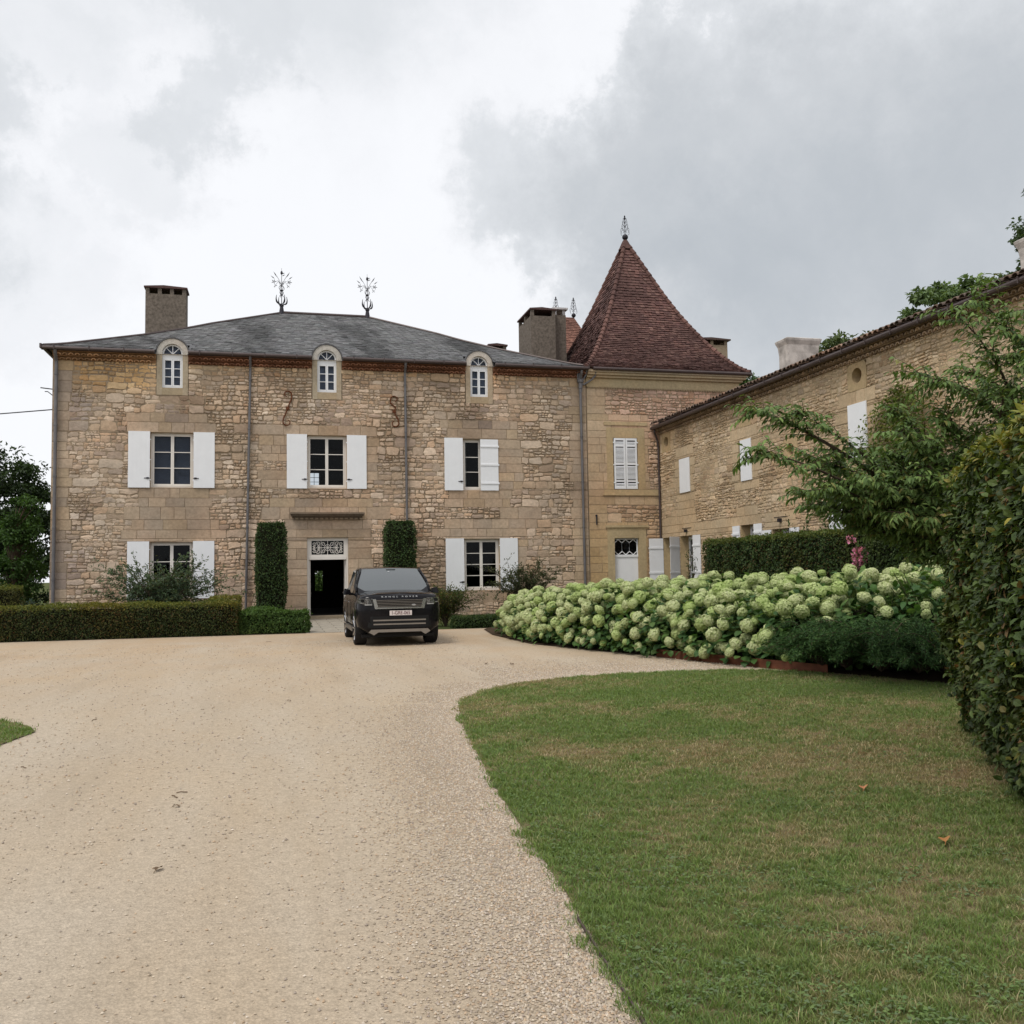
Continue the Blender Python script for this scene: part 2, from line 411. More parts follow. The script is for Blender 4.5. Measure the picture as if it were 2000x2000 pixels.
def masonry(mb, P, u0, u1, v0, v1, holes, ash, pal, apal, seed, row=.34, mat_=1, shade=None, smoothness=None, fine=False):
    g = np.random.default_rng(seed)
    br = sorted({v0, v1, *[h[2] for h in holes], *[h[3] for h in holes]}); br = [b for b in br if v0 <= b <= v1]
    rows = []
    for a, b in zip(br, br[1:]):
        n = max(1, int(round((b-a)/row)))
        e = a+(b-a)*np.arange(n+1)/n
        if n > 1: e[1:-1] += g.uniform(-.06, .06, n-1)
        rows += list(zip(e[:-1], e[1:]))
    stones = []          # u0,u1,v0,v1,ashlar
    def rubble(a, b, c, d):
        u = a
        while u < b-.02:
            w = g.uniform(.4, 1.5); e = min(b, u+w)
            if b-e < .25: e = b
            stack = [(u, e, c, d)]; lim = g.choice([.19, .25, .36]) if not fine else g.choice([.14, .18, .26])
            while stack:
                x0, x1, y0, y1 = stack.pop(); w_, h_ = x1-x0, y1-y0
                if w_ > h_*g.uniform(1.7, 3.2) and w_ > .16:
                    t = x0+w_*g.uniform(.32, .68); stack += [(x0, t, y0, y1), (t, x1, y0, y1)]
                elif h_ > lim*g.uniform(.75, 1.2) and h_ > .12:
                    t = y0+h_*g.uniform(.34, .66); stack += [(x0, x1, y0, t), (x0, x1, t, y1)]
                else: stones.append((x0, x1, y0, y1, 0))
            u = e
    def blocks(a, b, c, d):
        u = a
        while u < b-.02:
            w = g.uniform(.32, 1.2); e = min(b, u+w)
            if b-e < .3: e = b
            stones.append((u, e, c, d, 1)); u = e
    for c, d in rows:
        m = (c+d)/2; free = [(u0, u1)]
        for h in holes:
            if h[2] < m < h[3]:
                nf = []
                for a, b in free:
                    if h[1] <= a or h[0] >= b: nf.append((a, b)); continue
                    if h[0] > a: nf.append((a, h[0]))
                    if h[1] < b: nf.append((h[1], b))
                free = nf
        zs = []
        for z in ash:
            if z[2] <= m <= z[3] and (g.uniform() > .16 or (len(z) > 4 and z[4] < .29)):
                j = z[4] if len(z) > 4 else .3
                zs.append((z[0]-g.uniform(0, j)*(z[0] > u0+.01), z[1]+g.uniform(0, j)*(z[1] < u1-.01)))
        zs.sort(); mg = []
        for z in zs:
            if mg and z[0] <= mg[-1][1]: mg[-1] = (mg[-1][0], max(mg[-1][1], z[1]))
            else: mg.append(z)
        for a, b in free:
            x = a
            for z in mg:
                lo, hi = max(a, z[0]), min(b, z[1])
                if hi-lo < .05: continue
                if lo-x > .05: rubble(x, lo, c, d)
                else: lo = x
                blocks(lo, hi, c, d); x = hi
            if b-x > .03: rubble(x, b, c, d)
    S = np.array(stones); n = len(S)
    ctr = np.stack([(S[:, 0]+S[:, 1])/2, (S[:, 2]+S[:, 3])/2], 1)
    ash_ = S[:, 4] > .5
    fl = wob(ctr, 1.6, seed+1) if smoothness is None else smoothness(ctr)     # >0: flush, pointed wall
    gap = np.where(ash_, g.uniform(.003, .007, n), np.clip(.012-.007*fl+g.uniform(-.004, .008, n), .003, .026))
    dep = np.where(ash_, g.uniform(.012, .018, n), np.clip(.024-.016*fl+g.uniform(-.010, .014, n), .003, .05))
    # 12-point outline per stone
    q = np.array([(-1, -.55), (-.94, -.9), (-.5, -1), (.1, -1), (.6, -1), (.94, -.88), (1, -.45), (1, .5), (.93, .9), (.45, 1), (-.3, 1), (-.92, .9), (-1, .4)])
    K = len(q)
    hw = (S[:, 1]-S[:, 0])/2-gap; hh = (S[:, 3]-S[:, 2])/2-gap
    jit = np.where(ash_, .004, .030)
    rd = np.where(ash_, 1.0, 0)[:, None]
    qx = q[None, :, 0]*np.where(np.abs(q[None, :, 0]) > .9, 1, 1); qy = q[None, :, 1]
    qxa = np.where(np.abs(qx) > .9, np.sign(qx), qx); qya = np.where(np.abs(qy) > .86, np.sign(qy), qy)
    QX = qx*(1-rd)+qxa*rd; QY = qy*(1-rd)+qya*rd
    jx = g.uniform(-1, 1, (n, K))*np.minimum(jit, hw*.3)[:, None]; jy = g.uniform(-1, 1, (n, K))*np.minimum(jit, hh*.3)[:, None]
    U = ctr[:, 0:1]+QX*hw[:, None]+jx; V = ctr[:, 1:2]+QY*hh[:, None]+jy
    # coursing that wanders a little (never at openings' edges or in dressed zones)
    UV = np.stack([U.ravel(), V.ravel()], 1)
    wv = (wob(UV, .9, seed+2)*.022+wob(UV, .35, seed+3)*.012).reshape(n, K)*(1-rd); wu = (wob(UV, .4, seed+4)*.02).reshape(n, K)*(1-rd)
    V = V+wv; U = U+wu
    be = np.where(ash_, .006, np.minimum(.016, hh*.3))[:, None]
    U2 = ctr[:, 0:1]+(U-ctr[:, 0:1])*(1-be/np.maximum(hw, .03)[:, None]); V2 = ctr[:, 1:2]+(V-ctr[:, 1:2])*(1-be/np.maximum(hh, .03)[:, None])
    D2 = dep[:, None]+g.uniform(-1, 1, (n, K))*np.where(ash_, .0015, .006)[:, None]
    Dc = dep+np.where(ash_, .001, g.uniform(0, .010, n))
    verts = np.concatenate([P(U, V, np.full_like(U, -.004)), P(U2, V2, D2), P(ctr[:, 0:1], ctr[:, 1:2], Dc[:, None])], 1)   # n,2K+1,3
    base = (np.arange(n)*(2*K+1))[:, None]; k = np.arange(K)[None]; k2 = (k+1) % K
    quads = np.stack([base+k, base+k2, base+K+k2, base+K+k], -1).reshape(-1, 4)
    tris = np.stack([base+K+k, base+K+k2, base+2*K+0*k], -1).reshape(-1, 3)
    pal = np.array(pal); apal = np.array(apal)
    ci = np.where(ash_[:, None], apal[g.integers(0, len(apal), n)], pal[g.integers(0, len(pal), n)])
    ci = ci*np.where(ash_, g.uniform(.91, 1.07, n), g.uniform(.84, 1.13, n))[:, None]
    br = np.clip(wob(ctr, .8, seed+6)-.55+g.uniform(-.3, .4, n), 0, 1)[:, None]*np.where(ash_, .5, 1.)[:, None]; ci = ci*(1-br*np.array([.26, .32, .37])); lum = ci.mean(1, keepdims=True); ci = lum+(ci-lum)*.93
    if shade is not None: ci = ci*shade(ctr)
    cols = np.repeat(ci, 2*K+1, 0)
    mb.add(verts.reshape(-1, 3), quads, mat_, cols)
    mb.f.append((tris+mb.n-len(cols), mat_))

PAL = [(0.596, 0.459, 0.331), (0.534, 0.400, 0.276), (0.568, 0.448, 0.336), (0.490, 0.368, 0.259), (0.545, 0.389, 0.259), (0.456, 0.357, 0.276), (0.601, 0.465, 0.341), (0.646, 0.525, 0.403), (0.512, 0.411, 0.314)]
APAL = [(0.490, 0.381, 0.276), (0.473, 0.366, 0.259), (0.507, 0.391, 0.276), (0.451, 0.357, 0.265), (0.490, 0.373, 0.248)]
PAL_T = [(0.590, 0.427, 0.303), (0.545, 0.389, 0.276), (0.557, 0.422, 0.314), (0.512, 0.368, 0.259), (0.613, 0.465, 0.341), (0.534, 0.378, 0.243)]
APAL_T = [(0.523, 0.400, 0.259), (0.507, 0.384, 0.243), (0.534, 0.411, 0.276), (0.490, 0.378, 0.253)]
PAL_A = [(0.591, 0.452, 0.293), (0.555, 0.416, 0.263), (0.520, 0.388, 0.245), (0.616, 0.481, 0.329), (0.544, 0.393, 0.251), (0.507, 0.388, 0.269)]
APAL_A = [(0.544, 0.411, 0.258), (0.526, 0.399, 0.251), (0.561, 0.434, 0.281)]
# ================================================================== SETTING: ground sheets
def soil_noise_mat(name, build): return mat(name, build)
def _gravel(nt, N, L):
    q = NB(nt); p = q.geo()
    big = q.ramp(q.noise(p, .22, 4, .6), .35, .65)
    c = q.mix(big, (.462, .382, .290), (.485, .385, .272))
    tr = q.ramp(q.noise(q.mapping(p, (.9, .16, 1)), 1.0, 5, .6), .42, .62)
    c = q.mix(q.math('MULTIPLY', tr, .55), c, (.515, .445, .355))
    f = q.ramp(q.noise(p, 30, 8, .75), .3, .7, .82, 1.16)
    c = q.scale(c, f)
    v = q.voro(p, 75)
    c = q.scale(c, q.ramp(v, .0, .7, 1.10, .84))
    f3 = q.noise(p, 9, 2, .5)
    mid = q.ramp(q.noise(p, 13, 6, .8), .35, .65, .88, 1.10)
    c = q.scale(c, mid)
    spk = q.ramp(q.noise(p, 70, 3, .7), .64, .72, 0, .5)
    c = q.mix(q.math('MULTIPLY', spk, q.ramp(f3, .35, .65)), c, (.22, .16, .10))
    ye = N.new('ShaderNodeSeparateXYZ'); L.new(p, ye.inputs[0])
    wm = q.math('MULTIPLY', q.ramp(ye.outputs['Y'], 12, 24), q.ramp(q.noise(p, .5, 5, .65), .38, .62, .12, .6))
    c = q.mix(wm, c, q.mix(1.0, c, (1.0, .86, .72), 'MULTIPLY'))
    rut = q.ramp(q.noise(q.mapping(p, (1.6, .22, 1)), .9, 6, .7), .52, .68, 0, .30)
    c = q.mix(rut, c, (.30, .245, .18))
    h = q.math('ADD', q.math('MULTIPLY', v, -.6), q.noise(p, 50, 6, .7))
    q.out(q.bsdf(c, .95, .12, 0, q.bump(h, .65, .012)))
M['gravel'] = mat('compacted_gravel', _gravel)
def _lawnsoil(nt, N, L):
    q = NB(nt); p = q.geo()
    a = q.ramp(q.noise(p, 1.1, 5, .6), .42, .60)
    c = q.mix(a, (.135, .145, .055), (.24, .19, .11))
    c = q.scale(c, q.ramp(q.noise(p, 60, 6, .8), .3, .7, .5, 1.4))
    q.out(q.bsdf(c, 1., .05, 0, q.bump(q.noise(p, 90, 4, .7), .9, .02)))
M['thatch'] = mat('lawn_thatch', _lawnsoil)
def _field(nt, N, L):
    q = NB(nt); p = q.geo()
    c = q.mix(q.ramp(q.noise(p, .08, 5, .6), .4, .6), (.060, .085, .028), (.11, .11, .045))
    c = q.scale(c, q.ramp(q.noise(p, 3, 8, .75), .3, .7, .6, 1.35))
    q.out(q.bsdf(c, 1., .05, 0, q.bump(q.noise(p, 12, 5, .7), .8, .1)))
M['field'] = mat('rough_grass', _field)
def _pave(nt, N, L):
    q = NB(nt); p = q.geo()
    b = N.new('ShaderNodeTexBrick'); b.offset = .5
    b.inputs['Scale'].default_value = 1.0; b.inputs['Mortar Size'].default_value = .012
    b.inputs['Brick Width'].default_value = .9; b.inputs['Row Height'].default_value = .6
    b.inputs['Color1'].default_value = (.36, .32, .26, 1); b.inputs['Color2'].default_value = (.30, .275, .23, 1); b.inputs['Mortar'].default_value = (.12, .10, .07, 1)
    L.new(p, b.inputs['Vector'])
    c = q.scale(b.outputs['Color'], q.ramp(q.noise(p, 4, 6, .7), .3, .7, .75, 1.2))
    q.out(q.bsdf(c, .9, .15, 0, q.bump(q.noise(p, 20, 4), .4, .02)))
M['pave'] = mat('stone_paving', _pave)

def sheet(name, poly, z, m, kind='structure', label=None, cat=None):
    mb = MB(); n = len(poly)
    mb.add([(x, y, z) for x, y in poly], [tuple(range(n))])
    return tag(mb.build(name, m), label, cat, None, kind)
sheet('ground', [(-900, -900), (900, -900), (900, 900), (-900, 900)], -.03, M['field'])
LAWN = [(2.15, 11.55), (2.30, 12.25), (2.70, 13.05), (3.41, 13.85), (4.3, 14.28), (5.24, 14.48), (6.1, 14.5), (7.0, 14.42), (7.75, 14.1), (8.25, 13.55),
        (8.6, 12.5), (9.1, 11.2), (9.3, 9.0), (9.3, -6.0), (1.0, -6), (1.12, 0), (1.24, 2.0), (1.32, 3.35), (1.36, 3.97), (1.44, 4.83), (1.56, 6.44), (1.65, 7.5), (1.78, 8.71), (1.93, 10.1)]
ISLE = [(-2.57, 11.44), (-2.75, 11.9), (-3.24, 12.6), (-4.2, 12.9), (-7, 13.2), (-12, 13.0), (-12, 7.0), (-4.5, 8.9), (-3.3, 9.7), (-2.75, 10.45)]
sheet('gravel_drive', [(-45, -25), (14, -25), (14, 11.0), (9.5, 11.0), (7.6, 17.2), (7.2, 20), (6.8, 26), (6.8, 28.25), (3.6, 28.4), (-45, 28.4)], 0.0, M['gravel'])
sheet('lawn', LAWN, .012, M['thatch'])
sheet('lawn_patch', ISLE, .012, M['thatch'])
sheet('flower_bed_soil', [(7.2, 17.1), (8.3, 13.6), (9.2, 11.1), (14.2, 11.1), (14.2, 31), (7.4, 31), (5.9, 27.5), (5.6, 25), (5.7, 21.5), (6.4, 19.2)], .018, M['soil'])
sheet('border_soil', [(-12, 28.42), (.80, 28.42), (.80, 37.66), (-12, 37.66)], .006, M['soil'])
sheet('border_grass', [(3.55, 28.42), (7.3, 28.42), (9.2, 31.2), (13, 31.2), (13, 37.66), (3.55, 37.66)], .006, M['field'])
sheet('paved_path', [(.80, 28.42), (3.55, 28.42), (3.55, 37.66), (.80, 37.66)], .004, M['pave'])

# ================================================================== MAIN HOUSE
PF = plane_front(37.7)
HX0, HX1 = -8.09, 12.64
house = thing('main_house', 'large three storey stone house with low slate roof, white shutters and open front door', 'house', (2.0, 37.7, 0))
WIN_U = [(-4.66, -3.12, 5.10, 7.18), (1.12, 2.64, 5.10, 7.18), (7.32, 8.79, 5.06, 7.15)]
WIN_G = [(-4.66, -3.12, .92, 3.03), (7.32, 8.79, .99, 3.06)]
DOOR = (1.11, 2.69, .12, 3.16)
DORM = [-3.895, 1.89, 8.04]
holes = WIN_U+WIN_G+[DOOR]
dh = [(c-.58, c+.58, 8.62, 10.2) for c in DORM]
mb = MB()
DCOL = (.45, .36, .25)
wall_panel(mb, PF, HX0, HX1, 0, 10.2, holes+dh, .22, 0, DCOL, None, 3)
# inner face and the rest of the shell
PIN = plane_front(38.05)
wall_panel(mb, PIN, HX0, HX1, 0, 10.2, holes+dh, .002, 2)
PBK = plane_front(47.7)
wall_panel(mb, PBK, HX0, HX1, 0, 10.2, [(1.78, 2.15, .93, 1.92), (1.52, 1.98, 6.10, 6.76)], .02, 2)
for x in (HX0, HX1):
    mb.add([(x, 37.7, 0), (x, 47.7, 0), (x, 47.7, 10.2), (x, 37.7, 10.2)], [(0, 1, 2, 3)], 0)
mb.box(HX0+.02, HX1-.02, 38.06, 47.68, 4.0, 4.3, 2); mb.box(HX0+.02, HX1-.02, 38.06, 47.68, -.02, .11, 2)
for x in (-.6, 4.4): mb.box(x, x+.2, 38.06, 47.68, .12, 10.1, 2)
mb.box(HX0+.02, HX1-.02, 38.06, 47.68, 8.0, 8.2, 2)
ash = [(-5.0, -2.6, 3.05, 5.08, .8), (-5.1, -2.7, 7.18, 7.85, .6), (-4.95, -2.85, .9, 3.05, .3), (-4.95, -2.85, 5.08, 7.18, .3),
       (.1, 3.6, 4.05, 5.08, .8), (-.4, 3.6, 7.18, 7.7, .7), (-.55, .6, 5.0, 7.2, .35), (2.4, 3.7, 5.0, 7.2, .3), (.30, 3.55, 0, 4.15, .12),
       (6.8, 9.2, 3.05, 5.06, .8), (6.7, 9.2, 7.15, 7.85, .6), (7.0, 9.65, 4.9, 7.15, .3), (6.9, 9.75, .9, 3.05, .3),
       (HX0, -7.62, 0, 9.8, .28), (12.05, HX1, 0, 9.8, .22), (9.3, 10.3, 3.4, 4.2, .6), (6.3, 9.6, 0, .75, .3)]
def stain_house(c):
    x, z = c[:, 0], c[:, 1]; s = np.ones((len(c), 3))
    for d in DORM:                                   # grey streaks that washed down from the dormers
        k = np.exp(-((x-d)/.75)**2)*np.clip((8.75-z)/.4, 0, 1)*np.clip((z-7.2)/.6, 0, 1)
        k = k*np.clip(.75+.6*wob(c, .35, 91), 0, 1)
        s *= 1-k[:, None]*np.array([.42, .40, .34])
    k = np.exp(-((x-1.9)/1.4)**2)*np.clip((z-4.1)/.1, 0, 1)*np.clip((5.0-z)/.6, 0, 1)*np.clip(.6+.8*wob(c, .5, 92), 0, 1)
    s *= 1-k[:, None]*.30
    k = np.clip((z-8.5)/.5, 0, 1)*np.clip((9.9-z)/.3, 0, 1)*np.clip((-3.9-x)/1.0, 0, 1)*np.clip((x+7.6)/.4, 0, 1)
    s *= 1+k[:, None]*(np.array([1.08, .93, .66])-1)
    k = np.clip((z-9.3)/.5, 0, 1); s *= 1+k[:, None]*(np.array([.98, .90, .74])-1)
    k = np.clip(-6.0-x, 0, 1)*np.clip(wob(c, 1.3, 93), 0, 1); s *= 1-k[:, None]*np.array([.30, .28, .2])
    s *= (1+.10*wob(c, 2.4, 94))[:, None]
    return s
def flush_house(c):
    return wob(c, 1.5, 31)+.25+.75*np.exp(-((c[:, 0]+6.2)/1.3)**2)
masonry(mb, PF, HX0, HX1, 0, 9.84, holes+dh, ash, PAL, APAL, 11, .35, 1, stain_house, flush_house)
mb.build('wall', [M['mortar'], M['stone'], M['dark'], M['dress']], house)

# fired clay tile cornice under the eaves
def genoise(parent, P, u0, u1, skips, z, period, rows, colf, depth=.13, rad=.095, step=.11):
    segs = [(u0, u1)]
    for a, b in skips:
        ns = []
        for s, e in segs:
            if b <= s or a >= e: ns.append((s, e)); continue
            if a > s: ns.append((s, a))
            if b < e: ns.append((b, e))
        segs = ns
    g = np.random.default_rng(5)
    for s, e in segs:
        mb = MB()
        for r in range(rows):
            zz = z+r*step*1.35; d1 = depth*(r+1)
            c0 = np.array(colf((s+e)/2))
            # backing course and flat course above the arcs
            n = max(1, int((e-s)/.9))
            for i in range(n):
                a, b = s+(e-s)*i/n, s+(e-s)*(i+1)/n
                mb.box(a, b, zz, zz+step+.02, -.01, d1-depth*.75, 0, np.array(colf((a+b)/2))*.62, P)
                mb.box(a, b, zz+step+.0205, zz+step*1.35+.019, -.01, d1+.012+.002*(i % 2), 0, np.array(colf((a+b)/2))*g.uniform(.85, 1.1), P)
            x = s+(period/2 if r % 2 else 0)
            while x+period <= e+.001:
                an = np.linspace(0, np.pi, 7); cx = x+period/2
                po = [(cx+rad*math.cos(t), zz+rad*math.sin(t)) for t in an]+[(cx+rad*.62*math.cos(t), zz+rad*.62*math.sin(t)) for t in an[::-1]]
                po = np.array(po); m = len(po); h = 7
                A = P(po[:, 0], po[:, 1], np.full(m, -.01)); B = P(po[:, 0], po[:, 1], np.full(m, d1))
                V = np.concatenate([A, B]); fs = []
                for i in range(h-1):
                    fs.append((m+i, m+i+1, m+2*h-2-i, m+2*h-1-i)); fs.append((i, i+1, m+i+1, m+i)); fs.append((h+i, h+i+1, m+h+i+1, m+h+i))
                mb.add(V, fs, 0, np.array(colf(x))*g.uniform(.7, 1.3))
                x += period
        mb.build('cornice', M['genoise'], parent)
def gcol(x):
    k = np.clip((x+4.6)/.6, 0, 1)
    return np.array([.40, .235, .125])*(1-k)+np.array([.285, .135, .080])*k
genoise(house, PF, HX0+.02, HX1-.02, [(c-.58, c+.58) for c in DORM], 9.82, .215, 2, gcol)
for a, b in zip([HX0-.05]+[c+.57 for c in DORM], [c-.57 for c in DORM]+[HX1]):
    mb = MB(); mb.box(a, b, 10.115, 10.15, -.3, .33, 0, (1, 1, 1), PF); mb.build('eave_board', M['zincbrown'], house)

# ---------------- roof
def interp(s, tab):
    t = np.array(tab); return np.interp(s, t[:, 0], t[:, 1])
def tiled_slope(mb, pt, width, nrow, tw, lift, colf, seed, mat_=0, smax=1.0, ragged=.0, skip=None):
    g = np.random.default_rng(seed)
    for i in range(nrow):
        s0 = smax*i/nrow; s1 = min(smax, smax*(i+1.18)/nrow)
        w0 = width(s0)
        if w0 < .05: continue
        n = max(1, int(w0/tw)); e = (np.arange(n+1)+(.5 if i % 2 else 0)+g.uniform(-.12, .12, n+1))/n
        e = np.clip(e, 0, 1); e[0] = 0; e[-1] = 1
        if i % 2: e = np.concatenate([e[:1], e[:-1]*1, e[-1:]]); e = np.sort(np.clip(e, 0, 1))
        k = len(e)-1
        ss0 = s0+g.uniform(-ragged, ragged, k)/nrow
        ga = .004/max(w0, .2)
        A = pt(ss0, e[:-1]+ga); B = pt(ss0, e[1:]-ga); C = pt(np.full(k, s1), e[1:]-ga); D = pt(np.full(k, s1), e[:-1]+ga)
        if skip is not None:
            kp = ~skip((A+B)/2); A, B, C, D = A[kp], B[kp], C[kp], D[kp]; k = len(A)
            if k == 0: continue
        nr = np.cross(B-A, D-A); nr /= np.linalg.norm(nr, axis=1, keepdims=True)+1e-9
        nr *= np.where(nr[:, 2:3] < 0, -1, 1)
        l = lift*g.uniform(.6, 1.3, (k, 1)); tl = lift*g.uniform(-.25, .25, (k, 1))
        V = np.stack([A+nr*.001, B+nr*.001, A+nr*(l+tl), B+nr*(l-tl), C+nr*.004, D+nr*.004], 1).reshape(-1, 3)
        b = np.arange(k)[:, None]*6
        F = np.concatenate([b+np.array([[0, 1, 3, 2]]), b+np.array([[2, 3, 4, 5]])])
        cs = np.repeat(colf(g, k, (A+B)/2), 6, 0)
        mb.add(V, F, mat_, cs)
ZT = [(0, 10.27), (.064, 10.40), (.215, 10.83), (.385, 11.32), (.555, 11.87), (.668, 12.28), (1, 13.36)]
RL = lambda s: -8.36+8.51*s
RR = lambda s: 12.62-8.65*s
RY = lambda s: 37.36+5.34*s
RB = lambda s: 48.04-5.34*s
RZ = lambda s: interp(s, ZT)
mb = MB()
S = np.linspace(0, 1, 25)
rings = [np.array([(RL(s), RY(s), RZ(s)), (RR(s), RY(s), RZ(s)), (RR(s), RB(s), RZ(s)), (RL(s), RB(s), RZ(s))]) for s in S]
for j, (a, b) in enumerate(zip(rings, rings[1:])):
    mb.add(np.concatenate([a, b]), [(i, (i+1) % 4, 4+(i+1) % 4, 4+i) for i in range(1, 4)], 0, (.10, .10, .105))
    s0, s1 = S[j], S[j+1]
    if s0 < .15:                                        # the front slope stops at each dormer
        xs = [None]+[c+k for c in DORM for k in (-.58, .58)]+[None]
        for k in range(0, 8, 2):
            l0, l1 = (RL(s0), RL(s1)) if xs[k] is None else (xs[k], xs[k]); r0_, r1_ = (RR(s0), RR(s1)) if xs[k+1] is None else (xs[k+1], xs[k+1])
            mb.add([(l0, RY(s0), RZ(s0)), (r0_, RY(s0), RZ(s0)), (r1_, RY(s1), RZ(s1)), (l1, RY(s1), RZ(s1))], [(0, 1, 2, 3)], 0, (.10, .10, .105))
    else: mb.add(np.concatenate([a, b]), [(0, 1, 5, 4)], 0, (.10, .10, .105))
mb.add([(RL(0), 38.1, 10.24), (RR(0), 38.1, 10.24), (RR(0), RB(0), 10.24), (RL(0), RB(0), 10.24)], [(0, 1, 2, 3)], 1)
def slc(g, k, p):
    c = np.array([.148, .148, .150])*g.uniform(.76, 1.18, (k, 1))*np.where(g.uniform(size=(k, 1)) < .06, .55, 1.)
    k2 = np.clip(wob(p[:, [0, 2]], 1.8, 71)+wob(p[:, [0, 2]], .5, 72)*.6-.25, 0, 1)[:, None]
    return c*(1-.55*k2)*(1+.015*g.normal(size=(k, 3)))
tiled_slope(mb, lambda s, t: np.stack([RL(s)+(RR(s)-RL(s))*t, RY(s), RZ(s)], -1), lambda s: RR(s)-RL(s), 50, .26, .018, slc, 3, 0, 1, .22, lambda p: (p[:, 2] < 10.80) & np.any([np.abs(p[:, 0]-c) < .68 for c in DORM], axis=0))
tiled_slope(mb, lambda s, t: np.stack([RL(s), RB(s)+(RY(s)-RB(s))*t, RZ(s)], -1), lambda s: RB(s)-RY(s), 46, .24, .016, slc, 4, 0, 1, .18)
tiled_slope(mb, lambda s, t: np.stack([RR(s), RY(s)+(RB(s)-RY(s))*t, RZ(s)], -1), lambda s: RB(s)-RY(s), 46, .24, .016, slc, 5, 0, 1, .18)
for fx, fy in ((RL, RY), (RR, RY), (RL, RB), (RR, RB)):
    mb.tube([(fx(s), fy(s), RZ(s)+.02) for s in S], .055, 6, 1)
mb.tube([(RL(1), RY(1), RZ(1)+.03), (RR(1), RY(1), RZ(1)+.03)], .07, 6, 1)
mb.build('roof', [M['slate'], M['zincbrown']], house)

# gutters and downpipes
for a, b in zip([HX0-.3]+[c+.60 for c in DORM], [c-.60 for c in DORM]+[HX1+.02]):
    g0 = -.012*abs(a+b)/10; mb = MB()
    mb.tube([(a, 37.30, 10.205+g0), ((a+b)/2, 37.30, 10.20+g0), (b, 37.30, 10.205+g0)], .072, 10)
    x = a+.4
    while x < b: mb.box(x, x+.03, 37.215, 37.38, 10.12, 10.285); x += 1.2
    if a > HX0: mb.build('gutter', M['zincbrown'], house); continue
    mb.box(HX0-.36, HX0-.29, 37.22, 37.6, 10.16, 10.32)
    mb.tube([(HX0-.25, 37.30, 10.2), (HX0-.25, 40, 10.2), (HX0-.25, 47.9, 10.2)], .07, 8); mb.build('gutter', M['zincbrown'], house)
def downpipe(parent, x, ztop, zbot, lean, r=.05, hopper=False, elbow=True):
    mb = MB(); y = 37.7-.12
    pts = [(x, 37.32, ztop), (x, 37.36, ztop-.12), (x, y-.02, ztop-.38), (x, y, ztop-.5)] if elbow else [(x, y, ztop)]
    pts += [(x+lean*t, y, ztop-.5+(zbot-ztop+.5)*t) for t in np.linspace(.05, 1, 8)]
    mb.tube(pts, r, 10)
    z = ztop-.9
    while z > zbot+.3:
        t = (ztop-.5-z)/(ztop-.5-zbot); mb.tube([(x+lean*t, y, z), (x+lean*t, y, z+.04)], r*1.3, 10)
        mb.box(x+lean*t-.015, x+lean*t+.015, y, 37.71, z, z+.03)
        z -= 1.9
    if hopper: mb.lathe([(.05, -.36), (.075, -.33), (.08, -.1), (.13, -.08), (.14, .02), (.10, .05), (.09, .4), (.04, .45)], (x, y, ztop-.4), 12)
    return mb.build('downpipe', M['zinc'], parent)
downpipe(house, -7.94, 10.15, .0, .0, .06)
downpipe(house, -1.03, 10.15, .0, -.16)
downpipe(house, 4.97, 10.15, .0, .05)
o = downpipe(house, 12.36, 10.1, .0, .05, .055, True)
mb = MB()
mb.tube([(12.28, 37.5, 10.2), (12.24, 37.52, 10.0), (12.26, 37.56, 9.75), (12.33, 37.58, 9.5), (12.34, 37.58, 9.2)], .04, 8)
mb.tube([(12.62, 37.4, 10.2), (12.60, 37.5, 9.95), (12.48, 37.56, 9.72), (12.42, 37.58, 9.45), (12.40, 37.58, 9.2)], .04, 8)
mb.tube([(13.02, 37.4, 10.15), (13.0, 37.5, 9.9), (12.85, 37.54, 9.74), (12.50, 37.56, 9.52)], .04, 8)
mb.build('pipe_junction', M['zinc'], house)

